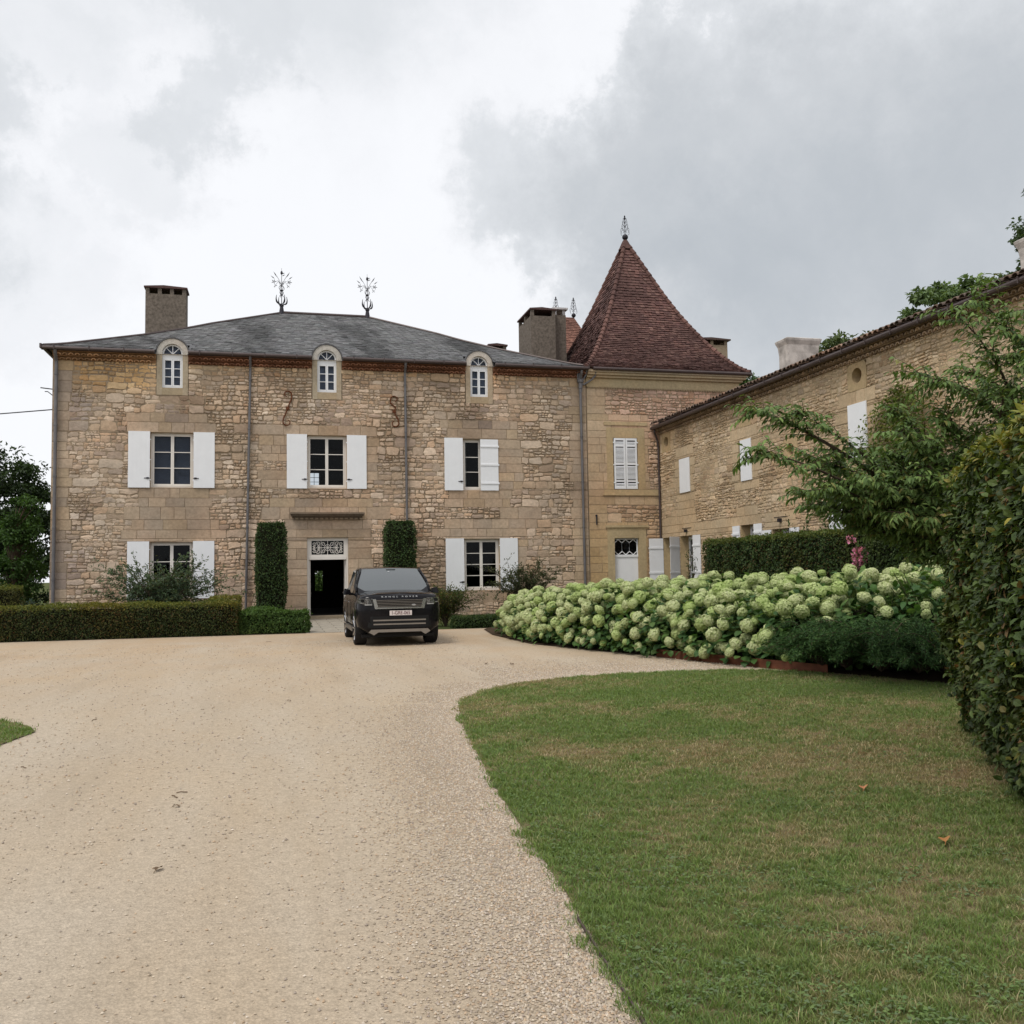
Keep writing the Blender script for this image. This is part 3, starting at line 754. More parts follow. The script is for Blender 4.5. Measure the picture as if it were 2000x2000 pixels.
# ---------------- windows
def window(parent, P, u0, u1, v0, v1, rec, leaves=2, rows=3, blind=None, m='cream', fr=.065, st=.055, bar=.028, cols=1, curtain=None, mid=.0):
    mb = MB(); d0, d1 = -rec-.07, -rec
    B = lambda a, b, c, d, e0=d0, e1=d1: mb.box(a, b, c, d, e0, e1, 0, (1, 1, 1), P)
    B(u0, u0+fr, v0, v1); B(u1-fr, u1, v0, v1); B(u0+fr, u1-fr, v1-fr, v1); B(u0+fr, u1-fr, v0, v0+fr)
    a0, a1, c0, c1 = u0+fr, u1-fr, v0+fr, v1-fr
    w = (a1-a0)/leaves
    for i in range(leaves):
        x0, x1 = a0+w*i+.002, a0+w*(i+1)-.002
        e0, e1 = d0+.012, d1+.012
        B(x0, x0+st, c0, c1, e0, e1); B(x1-st, x1, c0, c1, e0, e1)
        B(x0+st, x1-st, c1-st, c1, e0, e1); B(x0+st, x1-st, c0, c0+st*1.35, e0, e1)
        for r in range(1, rows):
            z = c0+st*1.35+(c1-st-c0-st*1.35)*r/rows
            B(x0+st, x1-st, z-bar/2, z+bar/2, e0+.01, e1-.004)
        for k in range(1, cols):
            x = x0+st+(x1-x0-2*st)*k/cols
            B(x-bar/2, x+bar/2, c0+st, c1-st, e0+.012, e1-.006)
    # sill
    mb.box(u0, u1, v0-.035, v0-.001, -rec-.08, -.01 if rec < .3 else -rec+.03, 0, (1, 1, 1), P)
    wdw = mb.build('window', M[m], parent)
    g = MB(); g.box(a0+.02, a1-.02, c0+.02, c1-.02, -rec-.040, -rec-.034, 0, (1, 1, 1), P); g.build('pane', M['glass'], wdw)
    if blind:
        g = MB(); g.box(a0, a1, c0, c1, -rec-.13, -rec-.12, 0, (1, 1, 1), P); g.build('blind', M['blind'], wdw)
    if curtain:
        g = MB()
        for lo, hi in curtain:
            xs = np.linspace(a0+(a1-a0)*lo, a0+(a1-a0)*hi, 18); dd = -rec-.16+.02*np.sin(np.arange(18)*1.7)
            V = np.concatenate([P(xs, np.full(18, c0), dd), P(xs, np.full(18, c1), dd)])
            g.add(V, [(i, i+1, 19+i, 18+i) for i in range(17)])
        g.build('curtain', M['curtain'], wdw)
    return wdw
for i, h in enumerate(WIN_U): window(house, PF, *h, .17, 2, 3, blind=(i == 0), curtain=[(0, .10)] if i == 2 else None)
for i, h in enumerate(WIN_G): window(house, PF, *h, .17, 2, 4 if i else 3)

def shutter(parent, P, u0, u1, v0, v1, d0=.035, hook=None, battens=False, m='white', label=None):
    mb = MB(); n = 5; w = (u1-u0)/n
    for i in range(n):
        mb.box(u0+w*i+.0015, u0+w*(i+1)-.0015, v0, v1, d0, d0+.032, 0, (1, 1, 1), P)
    mb.box(u0+.01, u1-.01, v0+.01, v1-.01, d0+.004, d0+.028, 0, (1, 1, 1), P)
    if battens:
        for t in (.14, .5, .86):
            z = v0+(v1-v0)*t; mb.box(u0+.01, u1+.03, z-.035, z+.035, d0+.0325, d0+.055, 0, (1, 1, 1), P)
    h = mb; side = u1 if hook != 'left' else u0; sg = -1 if hook != 'left' else 1
    for t in (.14, .5, .86):
        z = v0+(v1-v0)*t; h.box(side-.03, side+.03, z-.02, z+.02, .0, d0-.002, 0, (1, 1, 1), P)
    o = mb.build('shutter', M[m], parent)
    if hook:
        h = MB(); z = v0+(v1-v0)*.17
        h.box(min(side, side+sg*.20), max(side, side+sg*.20), z-.012, z+.012, d0+.034, d0+.05, 0, (1, 1, 1), P)
        h.box(min(side+sg*.03, side+sg*.12), max(side+sg*.03, side+sg*.12), z-.03, z+.03, d0+.033, d0+.058, 0, (1, 1, 1), P)
        h.build('hook', M['iron'], o)
    if label: o['label'] = label
    return o
def pair(u0, u1, v0, v1, w=.77):
    shutter(house, PF, u0-w-.01, u0-.01, v0-.02, v1+.03, hook='right'); shutter(house, PF, u1+.01, u1+w+.01, v0-.02, v1+.03, hook='left')
pair(*WIN_U[0]); pair(*WIN_U[1]); pair(*WIN_G[0]); pair(*WIN_G[1], .75)
u = WIN_U[2]
shutter(house, PF, u[0]-.77, u[0]-.01, u[2]-.02, u[3]+.03, hook='right')
shutter(house, PF, u[0]+.72, u[1]+.0, u[2]-.02, u[3]-.01, .02, None, True, label='closed shutter leaf showing its battens over half the window')

# ---------------- dormers
def arch_pts(cx, z, r, n=14, a0=0., a1=math.pi): return [(cx+r*math.cos(t), z+r*math.sin(t)) for t in np.linspace(a0, a1, n)]
for c in DORM:
    mb = MB(); zs = 10.22
    # jambs, sill panel and arch ring of smooth stone
    mb.box(c-.565, c-.375, 8.62, zs, -.3, .028, 0, (.44, .37, .27), PF); mb.box(c+.375, c+.565, 8.62, zs, -.3, .028, 0, (.42, .355, .26), PF)
    mb.box(c-.374, c+.374, 8.622, 8.90, -.3, .026, 0, (.40, .325, .22), PF)
    mb.box(c-.60, c-.36, zs-.05, zs+.001, -.3, .05, 0, (.50, .46, .40), PF); mb.box(c+.36, c+.60, zs-.05, zs+.001, -.3, .05, 0, (.50, .46, .40), PF)
    A = arch_pts(c, zs, .575); B_ = arch_pts(c, zs, .375)
    for i in range(13):
        mb.prism([A[i], A[i+1], B_[i+1], B_[i]], -.45, .035, PF, 0, np.array((.52, .49, .44))*random.uniform(.95, 1.04))
    mb.build('dormer_surround', M['dress'], house)
    # vaulted slate hood running back into the roof
    mb = MB()
    A = np.array(arch_pts(c, zs, .585)); B_ = np.array(arch_pts(c, zs, .635))
    for i in range(13): mb.prism([B_[i], B_[i+1], A[i+1], A[i]], -2.0, .06, PF, 0, (.10, .10, .105))
    mb.build('dormer_roof', M['slate'], house)
    # window: fan light over two leaves of three panes
    mb = MB(); d0, d1 = -.15, -.08
    W_ = lambda a, b, z0, z1, e=0: mb.box(a, b, z0, z1, d0+e, d1+e, 0, (1, 1, 1), PF)
    W_(c-.374, c-.32, 8.905, zs-.08); W_(c+.32, c+.374, 8.905, zs-.08); W_(c-.32, c+.32, 8.905, 8.97); W_(c-.374, c+.374, zs-.20, zs-.001, .012)
    for s in (-1, 1):
        x0, x1 = sorted((c+s*.004, c+s*.318))
        W_(x0, x0+.045, 8.971, zs-.201, .008); W_(x1-.045, x1, 8.971, zs-.201, .008); W_(x0+.045, x1-.045, 8.971, 9.02, .008); W_(x0+.045, x1-.045, zs-.25, zs-.201, .008)
        for r in (1, 2): z = 9.02+(zs-.25-9.02)*r/3; W_(x0+.045, x1-.045, z-.013, z+.013, .004)
    A = arch_pts(c, zs, .373); B_ = arch_pts(c, zs, .315)
    for i in range(13): mb.prism([A[i], A[i+1], B_[i+1], B_[i]], d0, d1, PF)
    for t in (.25, .5, .75):
        a = math.pi*t; dx, dz = math.cos(a), math.sin(a); nx, nz = -dz*.012, dx*.012
        mb.prism([(c+nx, zs+nz), (c-nx, zs-nz), (c-nx+dx*.32, zs-nz+dz*.32), (c+nx+dx*.32, zs+nz+dz*.32)], d0+.01, d1-.005, PF)
    w = mb.build('dormer_window', M['white'], house)
    g = MB(); g.box(c-.32, c+.32, 8.97, zs-.2, -.118, -.112, 0, (1, 1, 1), PF); g.prism(arch_pts(c, zs, .316), -.118, -.112, PF); g.build('pane', M['glass'], w)
    g = MB(); g.box(c-.37, c+.37, 8.91, zs, -.25, -.24, 0, (1, 1, 1), PF); g.prism(arch_pts(c, zs, .37), -.25, -.24, PF); g.build('blind', M['paleblind'], w)

# ---------------- front door
mb = MB()
u0, u1, v0, v1 = DOOR
B = lambda a, b, c, d, e0, e1: mb.box(a, b, c, d, e0, e1, 0, (1, 1, 1), PF)
B(u0, u0+.075, v0, v1, -.20, -.12); B(u1-.075, u1, v0, v1, -.20, -.12)
B(u0+.075, u1-.075, 2.30, 2.42, -.20, -.10); B(u0+.075, u1-.075, v1-.12, v1, -.20, -.121); B(u0+.075, u1-.075, 2.421, 2.50, -.20, -.125)
B(u0+.075, u0+.17, 2.50, v1-.12, -.20, -.125); B(u1-.17, u1-.075, 2.50, v1-.12, -.20, -.125)
df = mb.build('door_frame', M['cream'], house)
g = MB(); tu0, tu1, tv0, tv1 = u0+.17, u1-.17, 2.50, v1-.12
tc, tz = (tu0+tu1)/2, (tv0+tv1)/2
def scroll(cx, cz, r0, turns, a0, sgn, k=22):
    t = np.linspace(0, 1, k); a = a0+sgn*turns*2*np.pi*t; r = r0*(1-.78*t)
    return np.stack([cx+r*np.cos(a), cz+r*np.sin(a)], 1)
def tube2(mbx, p, r, d, P): 
    p = np.asarray(p); mbx.tube(P(p[:, 0], p[:, 1], np.full(len(p), d)), r, 5)
for sx in (-1, 1):
    for sz in (-1, 1):
        for (dx, dz, r) in ((.17, .13, .085), (.36, .15, .09), (.50, .13, .075), (.34, .04, .05), (.52, .03, .05)):
            tube2(g, scroll(tc+sx*dx, tz+sz*dz, r, 1.25, 0 if sx > 0 else math.pi, sx*sz), .013, -.15, PF)
    tube2(g, [(tc+sx*.0, tz), (tc+sx*.45, tz)], .013, -.15, PF); tube2(g, [(tc+sx*.25, tv0), (tc+sx*.25, tv1)], .010, -.15, PF)
tube2(g, [(tc, tv0), (tc, tv1)], .013, -.15, PF); tube2(g, [(tc+.12*math.cos(a), tz+.12*math.sin(a)) for a in np.linspace(0, 6.3, 20)], .012, -.15, PF)
for a in np.linspace(0, math.pi*2, 9)[:-1]: tube2(g, [(tc, tz), (tc+.12*math.cos(a), tz+.12*math.sin(a))], .009, -.15, PF)
g.build('fanlight_grille', M['cream'], df)
g = MB(); g.box(tu0, tu1, tv0, tv1, -.19, -.185, 0, (1, 1, 1), PF); g.build('fanlight_pane', M['glass'], df)
# two door leaves folded back into the hall
for s, x in ((1, u0+.085), (-1, u1-.085)):
    g = MB(); a, b = sorted((x, x+s*.045))
    g.box(a, b, v0+.01, 2.29, -.86, -.21, 0, (1, 1, 1), PF)
    lf = g.build('door_leaf', M['cream'], house)
    g = MB(); g.box(min(b, b+s*.001)-.03 if s > 0 else a-.05, (b+.05) if s > 0 else a+.03, .98, 1.01, -.84, -.70, 0, (1, 1, 1), PF); g.build('handle', M['zinc'], lf)
mb = MB(); mb.box(u0-.05, u1+.05, -.02, .121, -.35, .10, 0, (.33, .27, .19), PF); mb.build('doorstep', M['dress'], house)
# weathered hood over the door
mb = MB()
for z0, z1, dd, e in ((3.86, 3.94, .10, .10), (3.94, 4.0, .20, .05), (4.0, 4.06, .30, .0), (4.06, 4.13, .36, -.03)):
    mb.box(.50+e, 3.28-e, z0+.0005, z1, -.02, dd, 0, np.array((.17, .135, .10))*random.uniform(.85, 1.1), PF)
for i in range(14):
    x = .66+i*.19; mb.box(x, x+.11, 3.865, 3.935, .10, .15, 0, (.30, .24, .17), PF)
mb.build('door_hood', M['dress'], house)
# glazed back door and its lit pane are real holes in the rear wall: thin frames
for a, b, c, d in ((1.78, 2.15, .93, 1.92), (1.52, 1.98, 6.10, 6.76)):
    mb = MB(); m_ = (a+b)/2
    mb.box(m_-.012, m_+.012, 47.66, 47.70, c, d)
    for t in (.33, .66): z = c+(d-c)*t; mb.box(a, b, 47.665, 47.695, z-.01, z+.01)
    mb.build('rear_window', M['dark'], house)

# S shaped wall anchors
def anchor(x, zt, zb, flip):
    mb = MB(); h = zt-zb; r = .165
    def curl(cx, cz, a0, sg): 
        t = np.linspace(0, 1, 22); a = a0+sg*t*math.pi*1.45; rr = r*(1-.60*t**1.2); return [(cx+q*math.cos(k), cz+q*math.sin(k)) for q, k in zip(rr, a)]
    s = flip
    top = curl(x-.02, zt-r, 0, 1)[::-1]
    bot = curl(x-.02*1, zb+r, math.pi, 1)
    mid = [(x+.15, zt-r-.14), (x+.06*s, zt-h*.38), (x, zt-h*.5), (x-.06, zt-h*.62), (x-.16, zb+r+.14)]
    p = np.array(top+mid+bot); k = len(p); p[:, 0] = x+s*(p[:, 0]-x)
    rad = .015+.014*np.sin(np.linspace(0, math.pi, k))
    mb.tube(PF(p[:, 0], p[:, 1], np.full(k, .06)), rad, 6)
    mb.box(x-.07, x+.07, zt-h*.5-.05, zt-h*.5+.05, 0, .09, 0, (1, 1, 1), PF)
    return mb.build('wall_anchor', M['rust'], house)
anchor(.38, 8.92, 7.52, 1); anchor(4.53, 8.84, 7.56, -1)
mb = MB(); mb.tube([(HX0+.02, 37.9, 8.75), (HX0-.45, 37.9, 8.80)], .022, 6); mb.tube([(HX0+.02, 37.9, 8.48), (HX0-.2, 37.9, 8.66), (HX0-.3, 37.9, 8.66)], .018, 6)
mb.build('wire_bracket', M['iron'], house)

# chimneys
def chimney(parent, x0, x1, y0, y1, z0, z1, m='roughcast', cap=.32, piers=4, ov=.06, capm='tile'):
    mb = MB(); mb.box(x0, x1, y0, y1, z0, z1-cap); 
    t = z1-.07
    for i in range(piers):
        x = x0+(x1-x0-.16)*i/(piers-1)
        for y in (y0, y1-.16): mb.box(x+.001*i, x+.16, y+.002, y+.158, z1-cap+.001, t)
    for y in (y0+(y1-y0)/2-.08,):
        for x in (x0, x1-.16): mb.box(x+.002, x+.158, y, y+.16, z1-cap+.001, t)
    o = mb.build('chimney', M[m], parent)
    g = MB(); g.add([(x0-ov, y0-ov, t), (x1+ov, y0-ov, t-.0), (x1+ov, y1+ov, t), (x0-ov, y1+ov, t), (x0-ov, y0-ov, t+.07), (x0+(x1-x0)*.45, y0-ov, t+.13), (x1+ov, y0-ov, t+.07), (x1+ov, y1+ov, t+.07), (x0+(x1-x0)*.45, y1+ov, t+.13), (x0-ov, y1+ov, t+.07)],
          [(3, 2, 1, 0), (0, 1, 6, 5, 4), (1, 2, 7, 6), (2, 3, 9, 8, 7), (3, 0, 4, 9), (4, 5, 8, 9), (5, 6, 7, 8)], 0, (.10, .06, .055))
    g.build('chimney_cap', M[capm], o)
    return o
chimney(house, -5.60, -3.92, 43.2, 44.1, 10.6, 14.42)
chimney(house, 10.12, 11.0, 45.0, 45.7, 10.3, 12.95, 'roughcast', .3, 2)

# ridge finials: iron stems with leaves and curls
def finial(parent, x, y, z0, H, mir=1):
    mb = MB(); P_ = lambda u, v, d=0: np.array([x+u, y+d, z0+v])
    mb.lathe([(.13, -.05), (.12, .0), (.07, .34), (.10, .35), (.10, .40), (.02, .41)], (x, y, z0), 8)
    mb.tube([P_(0, .38), P_(0, H-.12)], [.02, .012], 6)
    mb.lathe([(.0, -.10), (.045, -.05), (.055, 0), (.04, .06), (.0, .11)], (x, y, z0+H-.14), 8)
    mb.tube([P_(0, H-.05), P_(0, H+.08)], .006, 4)
    def leafblade(u, v, a, l, w, d=0):
        c, s = math.cos(a), math.sin(a)
        pts = np.array([P_(u, v, d), P_(u+c*l*.45-s*w, v+s*l*.45+c*w, d), P_(u+c*l, v+s*l, d), P_(u+c*l*.45+s*w, v+s*l*.45-c*w, d)])
        pts2 = pts+np.array([0, .012, 0]); mb.add(np.concatenate([pts, pts2]), [(0, 1, 2, 3), (7, 6, 5, 4), (0, 1, 5, 4), (1, 2, 6, 5), (2, 3, 7, 6), (3, 0, 4, 7)])
    for k in range(4):
        an = k*math.pi/2+.5; cx, cy = math.cos(an), math.sin(an)
        t = np.linspace(0, 1, 10); rr = .27*np.sin(t*2.0); zz = .46+t**1.5*.36-.08*np.sin(t*3.1)
        mb.tube([(x+a*cx, y+a*cy, z0+b) for a, b in zip(rr, zz)], .012+.028*np.sin(t*3.1)**2, 5)
        t = np.linspace(0, 1, 12); rr = .13*np.sin(t*4.4); zz = 1.02+t*.42
        mb.tube([(x+a*cx, y+a*cy, z0+b) for a, b in zip(rr, zz)], .011, 5)
        rr = .13*t+.05*np.sin(t*6); zz = 1.06-.28*t
        mb.tube([(x+a*cx, y+a*cy, z0+b) for a, b in zip(rr, zz)], .012, 5)
    mb.lathe([(.02, -.04), (.09, 0), (.02, .05)], (x, y, z0+1.06), 8)
    for s in (-1, 1):
        m_ = s*mir
        mb.tube([P_(0, 1.30), P_(m_*.12, 1.55), P_(m_*.22, 1.72)], .008, 4); mb.tube([P_(0, 1.2), P_(m_*.16, 1.50), P_(m_*.36, 1.42)], .008, 4)
        mb.tube([P_(m_*.12, 1.5), P_(m_*.26, 1.30), P_(m_*.34, 1.20)], .006, 4)
        leafblade(m_*.20, 1.66, math.pi/2-m_*.55, .30, .022); leafblade(m_*.30, 1.58, math.pi/2-m_*.9, .22, .02)
        for a in (0, 1.2, 2.4, 3.7, 5): leafblade(m_*.34, 1.45, a, .12, .018)
        for a in (.4, 2.0, 4.2): leafblade(m_*.27, 1.26, a, .09, .014)
    leafblade(.02, 1.72, .5, .15, .02); leafblade(.02, 1.82, .4, .13, .02)
    return mb.build('ridge_finial', M['iron'], parent)
finial(house, .17, 42.70, 13.33, 2.0, 1); finial(house, 3.96, 42.70, 13.33, 1.95, -1)

# ================================================================== TOWER PAVILION
TX0, TX1, TY0, TY1 = 12.66, 19.72, 37.69, 46.5
PT = plane_front(TY0)
tower = thing('tower_pavilion', 'square stone pavilion with a steep red tiled pyramid roof topped by a ball finial', 'tower', (16.3, 37.69, 0))
tw_win = (13.80, 14.89, 5.12, 7.31); tw_door = (13.77, 14.86, .12, 3.05)
mb = MB(); th = [tw_win, tw_door]
wall_panel(mb, PT, TX0, TX1, 0, 9.5, th, .22, 0, (.46, .35, .2), .8, 3)
for a in ([(TX0, TY0), (TX0, TY1)], [(TX0, TY1), (TX1, TY1)], [(TX1, TY1), (TX1, TY0)]):
    (xa, ya), (xb, yb) = a; mb.add([(xa, ya, 0), (xb, yb, 0), (xb, yb, 9.5), (xa, ya, 9.5)], [(0, 1, 2, 3)], 0)
mb.add([(TX0, TY0, 9.49), (TX1, TY0, 9.49), (TX1, TY1, 9.49), (TX0, TY1, 9.49)], [(0, 1, 2, 3)], 2)
def st_t(c):
    s = np.ones((len(c), 3)); k = np.clip((c[:, 1]-6.8)/.8, 0, 1)*np.clip((c[:, 0]-13.6)/.6, 0, 1)
    s *= 1+k[:, None]*(np.array([1.06, .96, .98])-1)
    k = np.clip((5-c[:, 1])/2, 0, 1); s *= 1+k[:, None]*(np.array([.98, .90, .74])-1)
    return s
masonry(mb, PT, TX0+.01, TX1-.01, 0, 9.42, th, [(TX0, 13.42, 0, 9.5, .12), (13.45, 15.3, 5.0, 8.25, .22), (13.3, 15.85, 4.35, 5.12, .2), (13.45, 15.2, 0, 3.9, .12), (19.4, TX1, 0, 9.5, .3)], PAL_T, APAL_T, 41, .36, 1, st_t)
mb.build('wall', [M['mortar'], M['stone'], M['dark'], M['dress']], tower)
mb = MB()
fc = (.48, .39, .24)
mb.box(TX0-.0, TX1+.02, TY0-.02, TY1, 9.50, 9.86, 0, fc)
mb.box(TX0+.002, TX1+.14, TY0-.14, TY1, 9.861, 9.96, 0, (.50, .41, .27)); mb.box(TX0+.004, TX1+.24, TY0-.26, TY1, 9.961, 10.06, 0, (.47, .385, .25)); mb.box(TX0+.006, TX1+.32, TY0-.33, TY1, 10.061, 10.17, 0, (.46, .39, .28))
mb.box(TX0+.002, TX1+.01, TY0-.035, TY0, 9.455, 9.4995, 0, (.40, .32, .2)); 
x = TX0+.05
while x < TX1: mb.box(x, x+.055, TY0-.05, TY0, 9.40, 9.4545, 0, (.38, .29, .18)); x += .115
# raised window frame, sill band and door surround
for a, b, c, d, e in ((13.50, 13.79, 5.121, 7.75, .03), (14.90, 15.22, 5.121, 7.75, .03), (13.791, 14.899, 7.32, 7.75, .03), (13.40, 15.35, 7.85, 8.0, .05), (13.3, 15.86, 4.86, 4.94, .07), (13.36, 15.80, 4.941, 5.11, .04),
                      (13.45, 13.765, .0, 3.5, .025), (14.865, 15.18, .0, 3.5, .025), (13.766, 14.864, 3.06, 3.5, .025), (13.36, 15.30, 3.501, 3.60, .07)):
    mb.box(a, b, c, d, -.005, e, 0, np.array((.46, .365, .22))*random.uniform(.94, 1.05), PT)
mb.build('cornice', M['dress'], tower)
# louvred shutters
for a, b in ((13.83, 14.335), (14.355, 14.86)):
    mb = MB(); z0, z1 = 5.14, 7.30
    B = lambda u0, u1, v0, v1, d0=.0, d1=.04: mb.box(u0, u1, v0, v1, d0, d1, 0, (1, 1, 1), PT)
    B(a, a+.07, z0, z1); B(b-.07, b, z0, z1)
    for z, h in ((z0, .10), (z0+.30, .07), (z0+1.02, .10), (z0+1.80, .07), (z1-.09, .09)): B(a+.07, b-.07, z, z+h)
    z = z0+.11
    while z < z1-.11:
        if not any(zz-.045 < z < zz+h for zz, h in ((z0, .10), (z0+.30, .07), (z0+1.02, .10), (z0+1.80, .07), (z1-.09, .09))):
            uu = np.array([a+.07, b-.07, b-.07, a+.07]); mb.add(np.concatenate([PT(uu, np.array([z, z, z+.035, z+.035]), np.array([.036, .036, .004, .004])), PT(uu, np.array([z-.008, z-.008, z+.027, z+.027]), np.array([.036, .036, .004, .004]))]), [(0, 1, 2, 3), (7, 6, 5, 4), (0, 1, 5, 4), (2, 3, 7, 6)])
        z += .052
    mb.box(a+.02, b-.02, z0+.02, z1-.02, -.02, -.012, 1, (1, 1, 1), PT)
    g = mb
    for z in (z0+.24, z0+1.0, z0+1.95): g.box((a-.05) if a < 14 else b-.04, (a+.04) if a < 14 else b+.05, z, z+.05, .0405, .055, 0, (1, 1, 1), PT)
    mb.build('louvred_shutter', [M['white'], M['dark']], tower)
# plank door with a lattice fanlight
mb = MB(); a, b = 13.775, 14.855
for i in range(4):
    w = (b-a)/4; mb.box(a+w*i+.004, a+w*(i+1)-.004, .13, 2.26, -.17, -.13, 0, (1, 1, 1), PT)
mb.box(a, b, .14, 2.25, -.168, -.134, 0, (1, 1, 1), PT)
dr = mb.build('door', M['white'], tower)
mb = MB(); mb.box(a, b, 2.261, 2.36, -.18, -.10, 0, (1, 1, 1), PT); mb.box(a, a+.04, 2.36, 3.04, -.18, -.12, 0, (1, 1, 1), PT); mb.box(b-.04, b, 2.36, 3.04, -.18, -.12, 0, (1, 1, 1), PT); mb.box(a+.04, b-.04, 3.0, 3.04, -.18, -.12, 0, (1, 1, 1), PT)
w = (b-a-.08)/3
for i in range(3):
    x0 = a+.04+w*i; c = x0+w/2
    for pl in ([(c, 2.36), (x0+.0, 2.50)], [(c, 2.36), (x0+w, 2.50)], [(x0, 2.50), (x0, 2.86)], [(x0+w, 2.5), (x0+w, 2.86)], [(x0, 2.86), (c, 3.0)], [(x0+w, 2.86), (c, 3.0)]):
        tube2(mb, pl, .017, -.14, PT)
mb.build('fanlight', M['white'], dr)
g = MB(); g.box(a+.04, b-.04, 2.36, 3.0, -.165, -.16, 0, (1, 1, 1), PT); g.build('fanlight_pane', M['glass'], dr)
mb = MB(); mb.tube([(12.98, TY0-.06, 4.05), (12.98, TY0-.06, 3.62)], .028, 6); mb.box(12.94, 13.02, TY0-.06, TY0, 3.98, 4.03); mb.build('iron_bar', M['iron'], tower)
# roof
TT = [(0, 10.22), (.05, 10.36), (.1, 10.55), (.2, 11.03), (.33, 11.80), (.45, 12.62), (.56, 13.45), (.68, 14.48), (.8, 15.62), (1, 17.52)]
ax, ay = 16.28, 42.1
TZ = lambda s: interp(s, TT)
TL = lambda s: 12.52+(ax-12.52)*s
TR = lambda s: 20.12+(ax-20.12)*s
TF = lambda s: 37.33+(ay-37.33)*s
TB = lambda s: 46.85+(ay-46.85)*s
mb = MB(); S = np.linspace(0, .985, 40)
rings = [np.array([(TL(s), TF(s), TZ(s)), (TR(s), TF(s), TZ(s)), (TR(s), TB(s), TZ(s)), (TL(s), TB(s), TZ(s))]) for s in S]
for p_, q_ in zip(rings, rings[1:]): mb.add(np.concatenate([p_, q_]), [(i, (i+1) % 4, 4+(i+1) % 4, 4+i) for i in range(4)], 0, (.10, .05, .04))
mb.add(rings[0]-np.array([0, 0, .02]), [(0, 1, 2, 3)], 0, (.10, .05, .04))
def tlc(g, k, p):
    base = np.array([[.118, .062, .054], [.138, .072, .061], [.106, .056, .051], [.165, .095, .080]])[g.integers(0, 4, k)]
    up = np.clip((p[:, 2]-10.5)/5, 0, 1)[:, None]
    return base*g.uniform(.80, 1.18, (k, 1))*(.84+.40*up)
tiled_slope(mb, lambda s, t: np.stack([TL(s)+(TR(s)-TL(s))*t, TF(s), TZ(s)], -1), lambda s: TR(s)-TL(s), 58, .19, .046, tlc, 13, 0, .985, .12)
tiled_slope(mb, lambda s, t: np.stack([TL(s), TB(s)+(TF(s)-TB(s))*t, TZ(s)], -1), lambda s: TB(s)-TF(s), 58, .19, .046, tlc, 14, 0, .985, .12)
for fx, fy in ((TL, TF), (TR, TF), (TL, TB)):
    n = 30
    for i in range(n):
        a, b = .985*i/n, .985*(i+1.1)/n; b = min(b, .985)
        mb.tube([(fx(a), fy(a), TZ(a)+.05), (fx(b), fy(b), TZ(b)+.03)], [.115, .085], 8, 0, np.array((.16, .085, .07))*random.uniform(.75, 1.25))
mb.lathe([(.34, -.42), (.20, -.1), (.12, .05), (.06, .10)], (ax, ay, 17.52), 10, 0, (.17, .10, .085))
mb.build('roof', M['tile'], tower)
def scroll_finial(parent, x, y, z0, H, rb, m='iron'):
    mb = MB()
    an = np.linspace(0, math.pi, 13); mb.lathe([(max(.002, rb*math.sin(a)), rb-rb*math.cos(a)) for a in an], (x, y, z0), 16)
    mb.tube([(x, y, z0-.1), (x, y, z0+.03)], .04, 8)
    mb.tube([(x, y, z0+2*rb-.01), (x, y, z0+H)], [.018, .012], 6)
    hs = H-2*rb
    for t, r in ((.16, .15), (.42, .11), (.64, .085), (.82, .06)):
        for k in range(4):
            a0 = k*math.pi/2+.4; cx, cy = math.cos(a0), math.sin(a0); u = np.linspace(0, 1, 14)
            aa = -1.2+u*5.2; rr = r*(1-.5*u)
            mb.tube([(x+cx*(r+q*math.cos(a)), y+cy*(r+q*math.cos(a)), z0+2*rb+hs*t+q*math.sin(a)) for q, a in zip(rr, aa)], .010, 4)
        mb.lathe([(.005, -.03), (.03, 0), (.005, .03)], (x, y, z0+2*rb+hs*t), 6)
    mb.lathe([(.004, -.10), (.05, -.04), (.03, 0), (.045, .04), (.004, .10)], (x, y, z0+H-.05), 6)
    return mb.build('ball_finial', M[m], parent)
scroll_finial(tower, ax, ay, 17.60, 1.18, .145)
mb = MB(); mb.tube([(TX0+.2, 37.30, 10.19), (16, 37.30, 10.19), (20.1, 37.30, 10.19)], .07, 8); mb.tube([(20.16, 37.3, 10.19), (20.16, 46, 10.19)], .07, 8)
mb.build('gutter', M['zincbrown'], tower)
o = chimney(tower, 11.80, 13.02, 43.2, 45.6, 10.2, 14.35, 'roughcast', .36, 2)
mb = MB(); mb.box(13.05, 13.66, 43.55, 44.6, 10.2, 14.18); mb.build('chimney_stack', M['roughcast'], tower)
mb = MB(); mb.box(13.07, 13.2, 43.57, 43.72, 14.181, 14.44); mb.box(13.5, 13.64, 43.57, 43.72, 14.181, 14.44); mb.box(13.07, 13.2, 44.4, 44.55, 14.181, 14.44); mb.box(13.5, 13.64, 44.4, 44.55, 14.181, 14.44); mb.box(12.95, 13.75, 43.45, 44.7, 14.441, 14.53)
mb.build('chimney_cap', M['tile'], tower)
chimney(tower, 20.9, 22.62, 44.3, 45.2, 10.0, 13.55, 'mortar', .3, 3, .14, 'canal')

